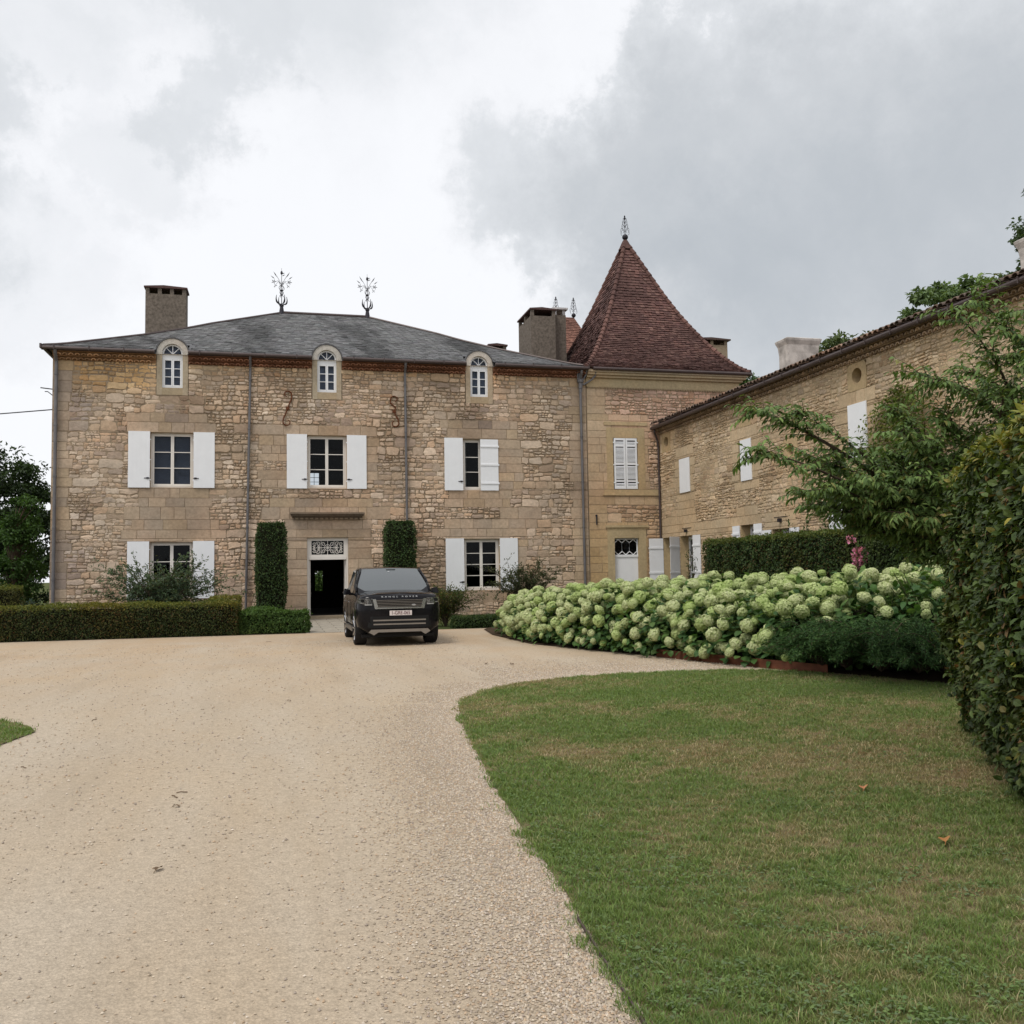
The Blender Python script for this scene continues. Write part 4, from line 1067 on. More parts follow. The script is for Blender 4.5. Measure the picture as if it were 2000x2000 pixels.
# roof of the rear tower that shows behind the stacks
rear = thing('rear_tower', 'far tower whose red tiled roof peeps out between chimney stack and pyramid roof', 'tower', (16.2, 52, 0))
mb = MB(); mb.box(13.6, 18.8, 49.6, 54.4, 0, 11.0); mb.build('wall', M['mortar'], rear)
mb = MB()
RT = [(0, 10.9), (.1, 11.3), (.3, 12.6), (.6, 14.4), (1, 16.5)]
for a, b in zip(np.linspace(0, 1, 14)[:-1], np.linspace(0, 1, 14)[1:]):
    A = lambda s: np.array([(13.3+2.0*s, 49.3+2.7*s, interp(s, RT)), (19.1-2.3*s, 49.3+2.7*s, interp(s, RT)), (19.1-2.3*s, 54.7-2.7*s, interp(s, RT)), (13.3+2.0*s, 54.7-2.7*s, interp(s, RT))])
    mb.add(np.concatenate([A(a), A(b)]), [(i, (i+1) % 4, 4+(i+1) % 4, 4+i) for i in range(4)], 0, (.2, .1, .08))
tiled_slope(mb, lambda s, t: np.stack([13.3+2*s+(5.8-4.3*s)*t, 49.3+2.7*s, interp(s, RT)], -1), lambda s: 5.8-4.3*s, 46, .19, .034, lambda g, k, p: np.array([[.27, .135, .10]])*g.uniform(.8, 1.2, (k, 1)), 15)
mb.build('roof', M['tile'], rear)
scroll_finial(rear, 15.72, 52, 16.5, 1.15, .10); scroll_finial(rear, 16.79, 52, 16.5, 1.15, .13)

# ================================================================== ANNEXE WING
AX, AY0, AY1 = 15.9, 13.0, 37.67
PA = plane_side(AX)
annexe = thing('annexe_wing', 'long lower stone wing with curved clay roof tiles, round attic openings and white shutters', 'building', (15.9, 25, 0))
AH = dict(o1=(36.35, 37.5, .1, 3.03), o2=(34.47, 35.75, .1, 3.03), w=(29.54, 30.54, 1.1, 3.2), d=(27.2, 28.35, .1, 2.95), e=(22.55, 23.85, .1, 3.52),
          s1=(34.65, 35.55, 4.80, 6.13), s2=(29.60, 30.52, 4.76, 6.18), s3=(22.95, 23.75, 4.74, 6.26))
RND = [(36.92, 7.07, .235), (29.98, 7.07, .235), (23.34, 7.07, .235), (27.04, 5.44, .235)]
rh = [(y-.45, y+.45, z-.42, z+.36) for y, z, r in RND]
mb = MB(); ah = list(AH.values())
wall_panel(mb, PA, AY0, AY1, 0, 7.75, ah+rh, .42, 0, (.45, .345, .20), .7, 3)
mb.add([(AX, AY0, 0), (AX+9, AY0, 0), (AX+9, AY0, 7.75), (AX, AY0, 7.75)], [(0, 1, 2, 3)], 0)
mb.add([(AX+9, AY0, 0), (AX+9, AY1+8, 0), (AX+9, AY1+8, 7.75), (AX+9, AY0, 7.75)], [(0, 1, 2, 3)], 0)
aash = [(34.2, 37.66, 2.95, 3.75, .2), (36.2, 37.66, 6.6, 7.55, .2), (34.4, 35.85, 3.9, 6.8, .25), (29.2, 30.9, 3.9, 6.7, .3), (29.3, 30.75, 1, 3.7, .3), (26.9, 28.7, 0, 3.5, .3),
        (22.6, 24.15, 3.6, 6.6, .35), (22.2, 24.3, 0, 4.1, .3), (31.0, 34.0, 2.6, 3.4, .3)]
masonry(mb, PA, AY0, AY1-.01, 0, 7.5, ah+rh, aash, PAL_A, APAL_A, 51, .33, 1, lambda c: (1+.09*wob(c, 2.0, 77))[:, None]*np.ones((1, 3)), lambda c: wob(c, 1.7, 78)+.75, True)
mb.build('wall', [M['mortar_annexe'], M['stone_annexe'], M['dark'], M['dress']], annexe)
# round openings cut in a single slab
for y, z, r in RND:
    mb = MB(); n = 24; an = np.arange(n)*2*np.pi/n
    ci = np.stack([y+r*np.cos(an), z+r*np.sin(an)*.92], 1)
    sq = []
    for a in an:
        c, s = math.cos(a), math.sin(a); k = min(.449/max(abs(c), 1e-6), (.359 if s > 0 else .419)/max(abs(s), 1e-6)); sq.append((y+c*k, z+s*k))
    sq = np.array(sq)
    V = np.concatenate([PA(ci[:, 0], ci[:, 1], np.full(n, .02)), PA(sq[:, 0], sq[:, 1], np.full(n, .02)), PA(ci[:, 0], ci[:, 1], np.full(n, -.30)), PA(sq[:, 0], sq[:, 1], np.full(n, -.05))])
    fs = [(i, (i+1) % n, n+(i+1) % n, n+i) for i in range(n)]+[(i, (i+1) % n, 2*n+(i+1) % n, 2*n+i) for i in range(n)]+[(n+i, n+(i+1) % n, 3*n+(i+1) % n, 3*n+i) for i in range(n)]
    mb.add(V, fs, 0, (.46, .355, .21)); mb.add(PA(ci[:, 0], ci[:, 1], np.full(n, -.29)), [tuple(range(n))], 0, (.075, .045, .032))  # closing disc coloured dark brown to stand for shade inside the hole
    mb.build('round_opening', M['dress'], annexe)
genoise(annexe, PA, AY0+.1, AY1-.03, [], 7.47, .215, 2, lambda x: (.34, .245, .165), .11, .09, .10)
mb = MB(); mb.box(AX-.36, AX+.1, AY0, AY1-.04, 7.735, 7.775); 
mb.tube([(AX-.36, AY0, 7.78), (AX-.36, 24, 7.77), (AX-.36, AY1-.05, 7.74)], .075, 10)
y = AY0+.5
while y < AY1: mb.box(AX-.445, AX-.3, y, y+.03, 7.70, 7.86); y += 1.1
mb.tube([(AX-.30, 37.45, 7.72), (AX-.30, 37.46, 7.55), (AX-.14, 37.56, 7.25), (AX-.09, 37.58, 6.9), (AX-.09, 37.58, 0)], .045, 8)
mb.build('gutter', M['zincbrown'], annexe)
# curved tile roof
mb = MB(); per = .235; ny = int((AY1-.05-AY0)/per); XS = np.concatenate([[AX-.43], AX-.43+np.arange(1, 19)*.33]); k = 8
g = np.random.default_rng(8)
for i in range(ny):
    y0 = AY0+i*per; wob_ = g.uniform(-.012, .012)
    for j in range(len(XS)-1):
        x0, x1 = XS[j]-(.0 if j else g.uniform(0, .05)), XS[j+1]+.05
        t = np.linspace(0, np.pi, k); yy = y0+per*.5+.105*np.cos(t); h = .085*np.sin(t)
        za = 7.86+(x0-AX+.43)*.34+.035+wob_; zb = 7.86+(x1-AX+.43)*.34+wob_
        V = np.concatenate([np.stack([np.full(k, x0), yy, za+h], 1), np.stack([np.full(k, x1), yy, zb+h*.9], 1), np.stack([np.full(k, x0), yy+(y0+per*.5-yy)*.2, za+h*.75], 1)])
        c = np.array([[.22, .13, .09], [.16, .11, .085], [.27, .18, .13], [.13, .10, .085]])[g.integers(0, 4)]*g.uniform(.8, 1.2)
        mb.add(V, [(q, q+1, k+q+1, k+q) for q in range(k-1)]+[(q, q+1, 2*k+q+1, 2*k+q) for q in range(k-1)], 0, c)
mb.add([(AX-.40, AY0, 7.84), (AX-.40, AY1-.04, 7.84), (AX+5.6, AY1-.04, 9.88), (AX+5.6, AY0, 9.88)], [(0, 1, 2, 3)], 0, (.07, .05, .04))
mb.add([(AX+5.6, AY0, 9.88), (AX+5.6, AY1-.04, 9.88), (AX+9.5, AY1-.04, 7.8), (AX+9.5, AY0, 7.8)], [(0, 1, 2, 3)], 0, (.15, .10, .07))
mb.add([(AX, AY0+.001, 7.75), (AX+9, AY0+.001, 7.75), (AX+5.6, AY0+.001, 9.86)], [(0, 1, 2)], 0, (.3, .22, .14))
mb.build('roof', M['canal'], annexe)
# chimneys of the wing
def flare_stack(x0, x1, y0, y1, z0, z1):
    mb = MB(); prof = [(z0, 0), (z1-.55, 0), (z1-.25, .03), (z1-.10, .09), (z1-.03, .10), (z1, .06)]
    rings = [np.array([(x0-e, y0-e, z), (x1+e, y0-e, z), (x1+e, y1+e, z), (x0-e, y1+e, z)]) for z, e in prof]
    for a, b in zip(rings, rings[1:]): mb.add(np.concatenate([a, b]), [(i, (i+1) % 4, 4+(i+1) % 4, 4+i) for i in range(4)])
    mb.add(rings[-1], [(0, 1, 2, 3)]); return mb.build('chimney', M['whitewash'], annexe)
flare_stack(17.75, 18.95, 30.1, 30.75, 8.2, 9.93)
flare_stack(18.9, 19.9, 20.0, 20.42, 8.4, 10.15)

# openings of the wing
for kx, v in (('o1', AH['o1']), ('o2', AH['o2'])):
    window(annexe, PA, v[0], v[1], .12, 3.02, .36, 2, 4 if kx == 'o2' else 8, m='white', cols=1 if kx == 'o2' else 3)
window(annexe, PA, *AH['w'], .36, 2, 4, m='white', cols=2)
window(annexe, PA, *AH['d'], .36, 2, 4, m='white')
window(annexe, PA, *AH['e'], .36, 2, 4, m='white')
window(annexe, PA, *AH['s2'], .20, 2, 3, m='white')
def leaf_open(y, z0, z1, w, ang):
    """shutter hinged at y, standing out from the wall"""
    c, s = math.cos(ang), math.sin(ang)
    def P(u, v, d):
        u = np.asarray(u, float); d = np.asarray(d, float); v = np.asarray(v, float)
        return np.stack([AX-.03-u*s-d*c*0+d*0+0*v-d*c*.0, y+u*c-d*1.0+0*v, v+0*u+0*d], -1)
    return P
for y, w, dy in ((37.50, .64, -.02), (35.80, .57, -.40)):
    P = (lambda y, dy: lambda u, v, d: np.stack([AX-.02-np.asarray(u, float)+0*np.asarray(v, float)+0*np.asarray(d, float), y+dy*np.asarray(u, float)/.65-np.asarray(d, float)+0*np.asarray(v, float), np.asarray(v, float)+0*np.asarray(u, float)+0*np.asarray(d, float)], -1))(y, dy)
    shutter(annexe, P, .0, w, .12, 3.02, -.02, None, True, label='shutter standing open at right angles to the wall')
shutter(annexe, PA, 33.80, 34.46, .12, 3.03, .03, None, True)
shutter(annexe, PA, 30.56, 31.08, 1.1, 3.2, .03, None, True); shutter(annexe, PA, 28.98, 29.52, 1.1, 3.2, .03, None, True)
shutter(annexe, PA, 28.37, 28.93, .1, 2.95, .03, None, True); shutter(annexe, PA, 26.62, 27.18, .1, 2.95, .03, None, True)
shutter(annexe, PA, 23.88, 24.93, .1, 3.60, .03, None, True)
shutter(annexe, PA, 34.62, 35.58, 4.78, 6.15, .02, None); shutter(annexe, PA, 29.56, 30.34, 4.75, 6.19, .02, None); shutter(annexe, PA, 22.92, 23.80, 4.72, 6.28, .02, None)
for y in (35.08, 27.76):
    mb = MB(); mb.box(y-.06, y+.06, 3.17, 3.29, 0, .12, 0, (1, 1, 1), PA); mb.box(y-.42, y+.42, 3.33, 3.35, 0, .03, 0, (1, 1, 1), PA); mb.build('wall_lamp', M['iron'], annexe)
# ================================================================== PLANTS
def norm(a): return a/(np.linalg.norm(a, axis=-1, keepdims=True)+1e-9)
def leaves(mb, p, ax, up, L, Wd, col, fine=False, fold=.18, droop=.15, mat_=0):
    """one folded leaf per point: base p, axis ax, upper side up"""
    n = len(p); ax = norm(ax); sd = norm(np.cross(ax, up)); nr = norm(np.cross(sd, ax))
    L = np.broadcast_to(np.asarray(L, float), (n,))[:, None]; Wd = np.broadcast_to(np.asarray(Wd, float), (n,))[:, None]
    if not fine:
        tip = p+ax*L-nr*L*droop; m = p+ax*L*.45
        V = np.stack([p, m+sd*Wd*.5+nr*Wd*fold, tip, m-sd*Wd*.5+nr*Wd*fold], 1); k = 4
        F = np.array([[0, 1, 2], [0, 2, 3]])
    else:
        m = p+ax*L*.5+nr*L*.03; tip = p+ax*L-nr*L*droop
        a = p+ax*L*.27; b = p+ax*L*.66-nr*L*droop*.35
        V = np.stack([p, a+sd*Wd*.46+nr*Wd*fold, b+sd*Wd*.40+nr*Wd*fold*.8, tip, b-sd*Wd*.40+nr*Wd*fold*.8, a-sd*Wd*.46+nr*Wd*fold, m], 1); k = 7
        F = np.array([[0, 1, 6], [1, 2, 6], [2, 3, 6], [3, 4, 6], [4, 5, 6], [5, 0, 6]])
    f = (np.arange(n)[:, None, None]*k+F[None]).reshape(-1, 3)
    mb.add(V.reshape(-1, 3), f, mat_, np.repeat(col, k, 0))
def pick(g, n, pal):
    w = np.array([x[1] for x in pal], float); c = np.array([x[0] for x in pal])
    return c[g.choice(len(pal), n, p=w/w.sum())]*g.uniform(.75, 1.25, (n, 1))
GREEN_D = [((.028, .052, .016), 3), ((.040, .068, .020), 3), ((.055, .085, .025), 2), ((.020, .038, .014), 1)]
BEECH = [((.036, .052, .016), 4), ((.055, .070, .020), 3), ((.080, .072, .024), 1.2), ((.085, .055, .024), .9), ((.024, .036, .014), 2)]
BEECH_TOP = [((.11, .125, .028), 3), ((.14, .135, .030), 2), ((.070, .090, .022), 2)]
FRESH = [((.060, .110, .028), 3), ((.045, .085, .022), 3), ((.085, .135, .035), 1.5)]

def hedge(name, label, A, B, width, z0, z1, leaf, dens, seed, pal=BEECH, pal_top=BEECH_TOP, cat='hedge', bulge=.06, fine=False, group=None, shine='leaf', faces='fbtlr', round_=.0, lump=.05, undercut=0.):
    """clipped hedge from A to B (ground points of its centre line)"""
    g = np.random.default_rng(seed); A = np.array(A, float); B = np.array(B, float)
    d = B-A; Ln = np.linalg.norm(d); d /= Ln; nrm = np.array([d[1], -d[0]])     # nrm: the 'front' side
    mb = MB(); h = z1-z0; w2 = width/2
    def place(u, v, w): return np.stack([A[0]+d[0]*u+nrm[0]*v, A[1]+d[1]*u+nrm[1]*v, w], -1)
    # dark twiggy core
    e = min(.12, w2*.4)
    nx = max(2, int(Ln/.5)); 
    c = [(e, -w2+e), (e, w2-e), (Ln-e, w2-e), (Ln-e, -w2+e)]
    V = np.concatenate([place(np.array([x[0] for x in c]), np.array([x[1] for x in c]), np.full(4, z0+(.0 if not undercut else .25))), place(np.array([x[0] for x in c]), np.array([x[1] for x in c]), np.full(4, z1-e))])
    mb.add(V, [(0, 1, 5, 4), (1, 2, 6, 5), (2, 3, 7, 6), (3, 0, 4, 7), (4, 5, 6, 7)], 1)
    P_, NN, TOP = [], [], []
    def samp(kind, area):
        n = int(area*dens); 
        if n < 1: return
        a, b = g.uniform(0, 1, n), g.uniform(0, 1, n)
        dep = np.abs(g.normal(0, .06, n))
        if kind in 'fb':
            s = 1 if kind == 'f' else -1
            z = z0+h*b; u = Ln*a; v = s*(w2-dep+bulge*np.sin(b*np.pi)*.8-undercut*np.clip(1-b*2.5, 0, 1)); nn = place(u*0, np.full(n, s*1.0), z*0)-place(u*0, u*0, z*0)
        elif kind in 'lr':
            s = 1 if kind == 'r' else -1
            z = z0+h*b; v = (a*2-1)*w2; u = (Ln if s > 0 else 0)-s*dep+s*bulge*np.sin(b*np.pi)*.6; nn = np.tile(np.array([d[0]*s, d[1]*s, 0]), (n, 1))
        else:
            u = Ln*a; v = (b*2-1)*w2; z = z1-dep; nn = np.tile(np.array([0, 0, 1.0]), (n, 1))
        p = place(u, v, z); P_.append(p); NN.append(nn); TOP.append(np.full(n, kind == 't'))
    for k in faces: samp(k, {'f': Ln*h, 'b': Ln*h, 'l': width*h, 'r': width*h, 't': Ln*width*1.2}[k])
    p = np.concatenate(P_); nn = np.concatenate(NN); top = np.concatenate(TOP)
    # soften edges and corners, small lumps
    zz = np.clip((p[:, 2]-(z1-.18))/.18, 0, 1)
    lm = wob(p, .55, seed+1)*lump+wob(p, .2, seed+2)*lump*.5
    p = p+nn*(lm+(g.uniform(size=len(p)) < .025)*g.uniform(0, .13, len(p)))[:, None]
    n = len(p)
    ax = norm(nn*.35+g.normal(size=(n, 3))*.75+np.array([0, 0, -.30])*(~top)[:, None]+np.array([0, 0, .25])*top[:, None])
    up = norm(nn+np.array([0, 0, .9])+g.normal(size=(n, 3))*.35)
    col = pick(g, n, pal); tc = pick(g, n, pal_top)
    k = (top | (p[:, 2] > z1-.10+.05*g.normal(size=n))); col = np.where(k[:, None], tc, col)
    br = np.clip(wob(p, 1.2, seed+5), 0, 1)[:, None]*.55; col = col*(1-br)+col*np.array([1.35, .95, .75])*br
    leaves(mb, p, ax, up, leaf*g.uniform(.7, 1.25, n), leaf*.62*g.uniform(.7, 1.2, n), col, fine)
    o = mb.build(name, [M[shine], M['twig']])
    return tag(o, label, cat, group)
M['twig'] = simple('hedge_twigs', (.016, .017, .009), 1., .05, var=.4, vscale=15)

def shrub(name, label, base, rx, ry, h, nleaf, leaf, seed, pal, cat='shrub', nst=14, arch=.35, group=None, slim=.5, flowers=None, shine='leaf', open_=.55, lift=.1):
    """open shrub: arching stems (part) carrying leaves (part)"""
    g = np.random.default_rng(seed); t = thing(name, label, cat, base, group); base = np.array(base)
    sm = MB(); lm = MB(); P, D = [], []
    for i in range(nst):
        a = 2*math.pi*(i+g.uniform(-.3, .3))/nst; rr = g.uniform(.25, 1.0); hh = h*g.uniform(.65, 1.05)*(1-.25*rr)
        u = np.linspace(0, 1, 9)
        x = base[0]+rx*rr*math.cos(a)*u**1.3+g.normal(0, .02, 9); y = base[1]+ry*rr*math.sin(a)*u**1.3; z = base[2]+hh*(u*(1+arch)-arch*u**2.4)
        pts = np.stack([x, y, z], 1); sm.tube(pts, np.linspace(.014, .004, 9)*max(1, h/1.3), 5)
        for j in range(3, 9):
            for q in range(3):
                e = pts[j]+g.normal(size=3)*np.array([.22*rx, .24*ry, .12*h])*(.7+.3*j/8); e[2] = max(e[2], base[2]+lift*h)
                sm.tube([pts[j-1], (pts[j-1]+e)/2+g.normal(size=3)*.02, e], [.006, .004, .002], 4)
                P.append((pts[j-1], e))
    P = [P[i] for i in g.integers(0, len(P), nleaf)]
    a = np.array([x[0] for x in P]); b = np.array([x[1] for x in P]); tt = g.uniform(.25, 1.1, (nleaf, 1))
    p = a+(b-a)*tt+g.normal(size=(nleaf, 3))*.035*open_*2
    p[:, 2] = np.maximum(p[:, 2], base[2]+.02)
    ax = norm(norm(b-a)*.8+g.normal(size=(nleaf, 3))*.6+np.array([0, 0, .1]))
    up = norm(np.array([0, 0, 1.])+g.normal(size=(nleaf, 3))*.6)
    leaves(lm, p, ax, up, leaf*g.uniform(.7, 1.3, nleaf), leaf*slim*g.uniform(.8, 1.2, nleaf), pick(g, nleaf, pal))
    sm.build('stem', M['bark'], t); lm.build('foliage', M[shine], t)
    if flowers:
        n, sz, fcol = flowers; fm = MB(); idx = g.integers(0, len(P), n)
        for i in idx:
            c = b[i]+np.array([0, 0, .03]); k = 26
            q = norm(g.normal(size=(k, 3)))*sz*g.uniform(.6, 1, (k, 1))
            leaves(fm, c+q, q+g.normal(size=(k, 3))*sz*.4, g.normal(size=(k, 3)), sz*.7, sz*.6, np.array(fcol)[None]*g.uniform(.75, 1.2, (k, 1)))
        fm.build('flowers', M['petal'], t)
    return t

def tree(name, label, base, trunk_h, crown, nclump, nleaf, leaf, seed, pal, group=None, r0=.22, slim=.6, gap=.25, cat='tree', clump=.16):
    """trunk and limbs (part trunk), crown of leaf clumps (part crown); crown = list of (dx,dy,z,rx,ry,rz)"""
    g = np.random.default_rng(seed); t = thing(name, label, cat, base, group); base = np.array(base, float)
    tm = MB(); cm = MB()
    ztop = max(c[2] for c in crown)
    u = np.linspace(0, 1, 10); sway = g.normal(0, .25, 2)
    tr = np.stack([base[0]+sway[0]*np.sin(u*2.2), base[1]+sway[1]*np.sin(u*2.5), base[2]+(ztop-base[2])*u*.92], 1)
    tm.tube(tr, r0*(1-.82*u), 9)
    vol = np.array([c[3]*c[4]*c[5] for c in crown]); ks = g.choice(len(crown), nclump, p=vol/vol.sum())
    C = []
    for k in ks:
        c = crown[k]; d = norm(g.normal(size=3)); rr = g.uniform(.45, 1.0)**.5
        C.append((base[0]+c[0]+d[0]*c[3]*rr, base[1]+c[1]+d[1]*c[4]*rr, c[2]+d[2]*c[5]*rr))
    C = np.array(C)
    for i in range(0, nclump, max(1, nclump//46)):
        e = C[i]; z = min(max(base[2]+trunk_h, e[2]-1.2*g.uniform(.4, 1.6)), ztop*.9); f = (z-base[2])/((ztop-base[2])*.92); f = min(max(f, .05), .95)
        s = np.array([np.interp(f, u, tr[:, q]) for q in range(3)]); m = (s+e)/2+np.array([0, 0, .15*np.linalg.norm(e-s)])*g.uniform(-.2, 1)
        tm.tube([s, s*.6+m*.4, m, m*.45+e*.55, e], np.array([.42, .34, .25, .16, .05])*r0*.8, 6)
    ci = g.integers(0, nclump, nleaf); cr = clump*np.mean([c[3] for c in crown])
    crr = cr*g.uniform(.6, 1.5, nclump)
    off = norm(g.normal(size=(nleaf, 3)))*g.uniform(0.15, 1, (nleaf, 1))**.55*crr[ci][:, None]*np.array([1.25, 1.25, .75])
    p = C[ci]+off
    ax = norm(off*1.0/(crr[ci][:, None])+g.normal(size=(nleaf, 3))*.7+np.array([0, 0, -.35])); up = norm(np.array([0, 0, 1.])+off/crr[ci][:, None]*.5+g.normal(size=(nleaf, 3))*.4)
    col = pick(g, nleaf, pal)*(g.uniform(.78, 1.22, nclump)[ci])[:, None]
    leaves(cm, p, ax, up, leaf*g.uniform(.7, 1.3, nleaf), leaf*slim*g.uniform(.8, 1.2, nleaf), col)
    tm.build('trunk', M['bark'], t); cm.build('crown', M['leaf'], t)
    return t

# ---- clipped hedges
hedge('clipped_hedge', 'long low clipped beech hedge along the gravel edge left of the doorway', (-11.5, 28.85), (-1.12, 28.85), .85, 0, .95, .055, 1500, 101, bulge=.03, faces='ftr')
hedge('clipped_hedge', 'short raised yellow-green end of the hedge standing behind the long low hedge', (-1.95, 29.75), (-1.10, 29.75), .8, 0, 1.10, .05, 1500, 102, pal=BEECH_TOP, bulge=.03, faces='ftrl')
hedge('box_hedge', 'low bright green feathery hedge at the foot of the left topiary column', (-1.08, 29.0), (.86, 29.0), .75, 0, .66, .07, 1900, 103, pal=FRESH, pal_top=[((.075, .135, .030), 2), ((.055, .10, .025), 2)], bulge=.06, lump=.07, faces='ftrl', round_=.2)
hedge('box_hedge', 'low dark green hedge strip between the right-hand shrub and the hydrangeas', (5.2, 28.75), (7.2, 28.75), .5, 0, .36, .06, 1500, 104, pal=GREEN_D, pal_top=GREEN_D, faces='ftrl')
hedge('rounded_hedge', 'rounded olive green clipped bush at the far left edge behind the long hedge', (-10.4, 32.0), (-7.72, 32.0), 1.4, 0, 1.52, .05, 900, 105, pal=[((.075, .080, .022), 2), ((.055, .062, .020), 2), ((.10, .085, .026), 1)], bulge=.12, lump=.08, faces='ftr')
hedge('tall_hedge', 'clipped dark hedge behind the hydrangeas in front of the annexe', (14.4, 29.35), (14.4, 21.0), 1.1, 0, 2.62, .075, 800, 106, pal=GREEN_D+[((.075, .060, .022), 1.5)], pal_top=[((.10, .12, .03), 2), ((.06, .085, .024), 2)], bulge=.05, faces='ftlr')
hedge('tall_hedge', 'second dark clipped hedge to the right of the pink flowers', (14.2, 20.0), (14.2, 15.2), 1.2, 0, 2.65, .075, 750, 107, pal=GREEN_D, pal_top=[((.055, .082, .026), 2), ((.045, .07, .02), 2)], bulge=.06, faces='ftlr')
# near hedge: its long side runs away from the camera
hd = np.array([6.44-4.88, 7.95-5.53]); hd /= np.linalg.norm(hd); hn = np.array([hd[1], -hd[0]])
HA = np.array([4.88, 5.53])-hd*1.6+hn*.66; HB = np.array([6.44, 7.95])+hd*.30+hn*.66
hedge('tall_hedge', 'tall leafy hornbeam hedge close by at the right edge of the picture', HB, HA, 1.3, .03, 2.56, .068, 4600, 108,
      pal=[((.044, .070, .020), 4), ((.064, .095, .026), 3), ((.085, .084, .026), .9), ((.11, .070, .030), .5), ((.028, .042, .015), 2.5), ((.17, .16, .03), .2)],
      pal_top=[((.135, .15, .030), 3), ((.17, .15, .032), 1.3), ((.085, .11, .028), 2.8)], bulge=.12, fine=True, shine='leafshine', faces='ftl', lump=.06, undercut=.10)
# topiary columns
def topiary(label, x, y, w, z0, z1, seed):
    g = np.random.default_rng(seed); t = thing('topiary_column', label, 'topiary', (x, y, 0), 'clipped columns beside the front door')
    tm = MB(); tm.tube([(x, y, 0), (x, y, z1*.5), (x, y, z1-.3)], [.07, .05, .02], 7); tm.build('trunk', M['bark'], t)
    mb = MB(); n = 9000; se = lambda th: 1/(np.abs(np.cos(th))**5+np.abs(np.sin(th))**5)**.2
    th = np.arange(24)*2*np.pi/24; rc = (w/2-.055)*se(th); zz = [z0+.1, z1-.30, z1-.10]; kk = [1, 1, .8]
    V = np.concatenate([np.stack([x+rc*q*np.cos(th), y+rc*q*np.sin(th), np.full(24, z)], 1) for z, q in zip(zz, kk)])
    mb.add(V, [(q*24+i, q*24+(i+1) % 24, q*24+24+(i+1) % 24, q*24+24+i) for q in (0, 1) for i in range(24)]+[tuple(range(48, 72))], 1)
    th = g.uniform(0, 6.2832, n); b = g.uniform(0, 1, n); dep = np.abs(g.normal(0, .05, n)); top = g.uniform(size=n) < .12
    r = (w/2-dep)*se(th)+.05*np.sin(b*np.pi); r = np.where(top, r*np.sqrt(g.uniform(0, 1, n)), r)
    r = r*(1-.22*np.clip((b-.90)/.10, 0, 1)**2*(~top)*1.0); r = np.where(top, r*.9, r)
    p = np.stack([r*np.cos(th), r*np.sin(th), np.where(top, z1-dep, z0+(z1-z0)*b)], 1); nn = np.where(top[:, None], np.array([0, 0, 1.]), np.stack([np.cos(th), np.sin(th), 0*th], 1))
    p += nn*(wob(p, .5, seed+3)*.045+wob(p, .18, seed+4)*.02+(g.uniform(size=n) < .03)*g.uniform(0, .10, n))[:, None]+np.array([x, y, 0])
    ax = norm(nn*.4+g.normal(size=(n, 3))*.7+np.array([0, 0, -.35])); up = norm(nn+np.array([0, 0, .9])+g.normal(size=(n, 3))*.35)
    leaves(mb, p, ax, up, .075*g.uniform(.7, 1.3, n), .045*g.uniform(.7, 1.2, n), pick(g, n, [((.030, .056, .018), 3), ((.045, .078, .022), 3), ((.022, .040, .015), 2), ((.065, .095, .028), 1)]))
    mb.build('foliage', [M['leafshine'], M['twig']], t)
topiary('tall dark green clipped column left of the front door', -.24, 36.2, 1.02, .30, 3.62, 111)
topiary('clipped green column right of the front door, its foot hidden by the parked car', 4.53, 36.2, 1.10, .30, 3.70, 112)

# ---- shrubs
shrub('flowering_shrub', 'airy grey-green shrub with arching stems under the ground floor window on the left', (-3.75, 33.4, 0), 2.2, .8, 2.3, 11000, .105, 121, [((.078, .118, .068), 3), ((.10, .14, .082), 2), ((.115, .122, .055), 1), ((.056, .086, .046), 2)], nst=26, arch=.25, slim=.42)
shrub('rose_bush', 'low bush with small white blooms just behind the long hedge', (-5.6, 30.2, 0), 1.5, .4, 1.02, 900, .06, 122, GREEN_D, nst=10, flowers=(12, .055, (.72, .70, .58)))
shrub('rounded_shrub', 'bushy olive and green shrub behind the parked car', (5.15, 29.7, 0), 1.25, .85, 1.45, 5200, .07, 123, [((.085, .080, .022), 2), ((.055, .085, .024), 3), ((.040, .065, .020), 2), ((.11, .085, .028), 1)], nst=24, arch=.5, slim=.5, lift=.05)
shrub('flowering_shrub', 'loose small-leaved shrub in front of the ground floor window on the right', (8.9, 34.2, 0), 1.55, .7, 2.15, 5200, .09, 124, [((.050, .062, .030), 3), ((.075, .072, .040), 2), ((.035, .050, .022), 2)], nst=15, arch=.2, slim=.5)
shrub('lavender_bush', 'low blue-grey bush at the left corner of the house', (-8.6, 35.5, 0), .9, .6, 1.15, 1600, .09, 125, [((.075, .115, .095), 2), ((.055, .09, .075), 2)], nst=16, slim=.2)
shrub('phlox', 'pink flowering plant between the two tall hedges', (13.75, 20.35, 0), .45, .45, 2.25, 600, .09, 126, FRESH, cat='flower', nst=10, arch=.1, flowers=(95, .10, (.60, .24, .36)))
shrub('wall_shrub', 'dark bushy shrub against the annexe wall behind the clipped hedge', (14.95, 24.7, 0), .5, .95, 3.2, 5200, .10, 127, GREEN_D, nst=16, arch=.3, lift=.3)
shrub('slender_plant', 'spindly green plant in front of the open white shutter on the annexe', (15.2, 33.3, 0), .25, .3, 2.6, 260, .10, 128, GREEN_D, nst=4, arch=.1, slim=.35, cat='plant')
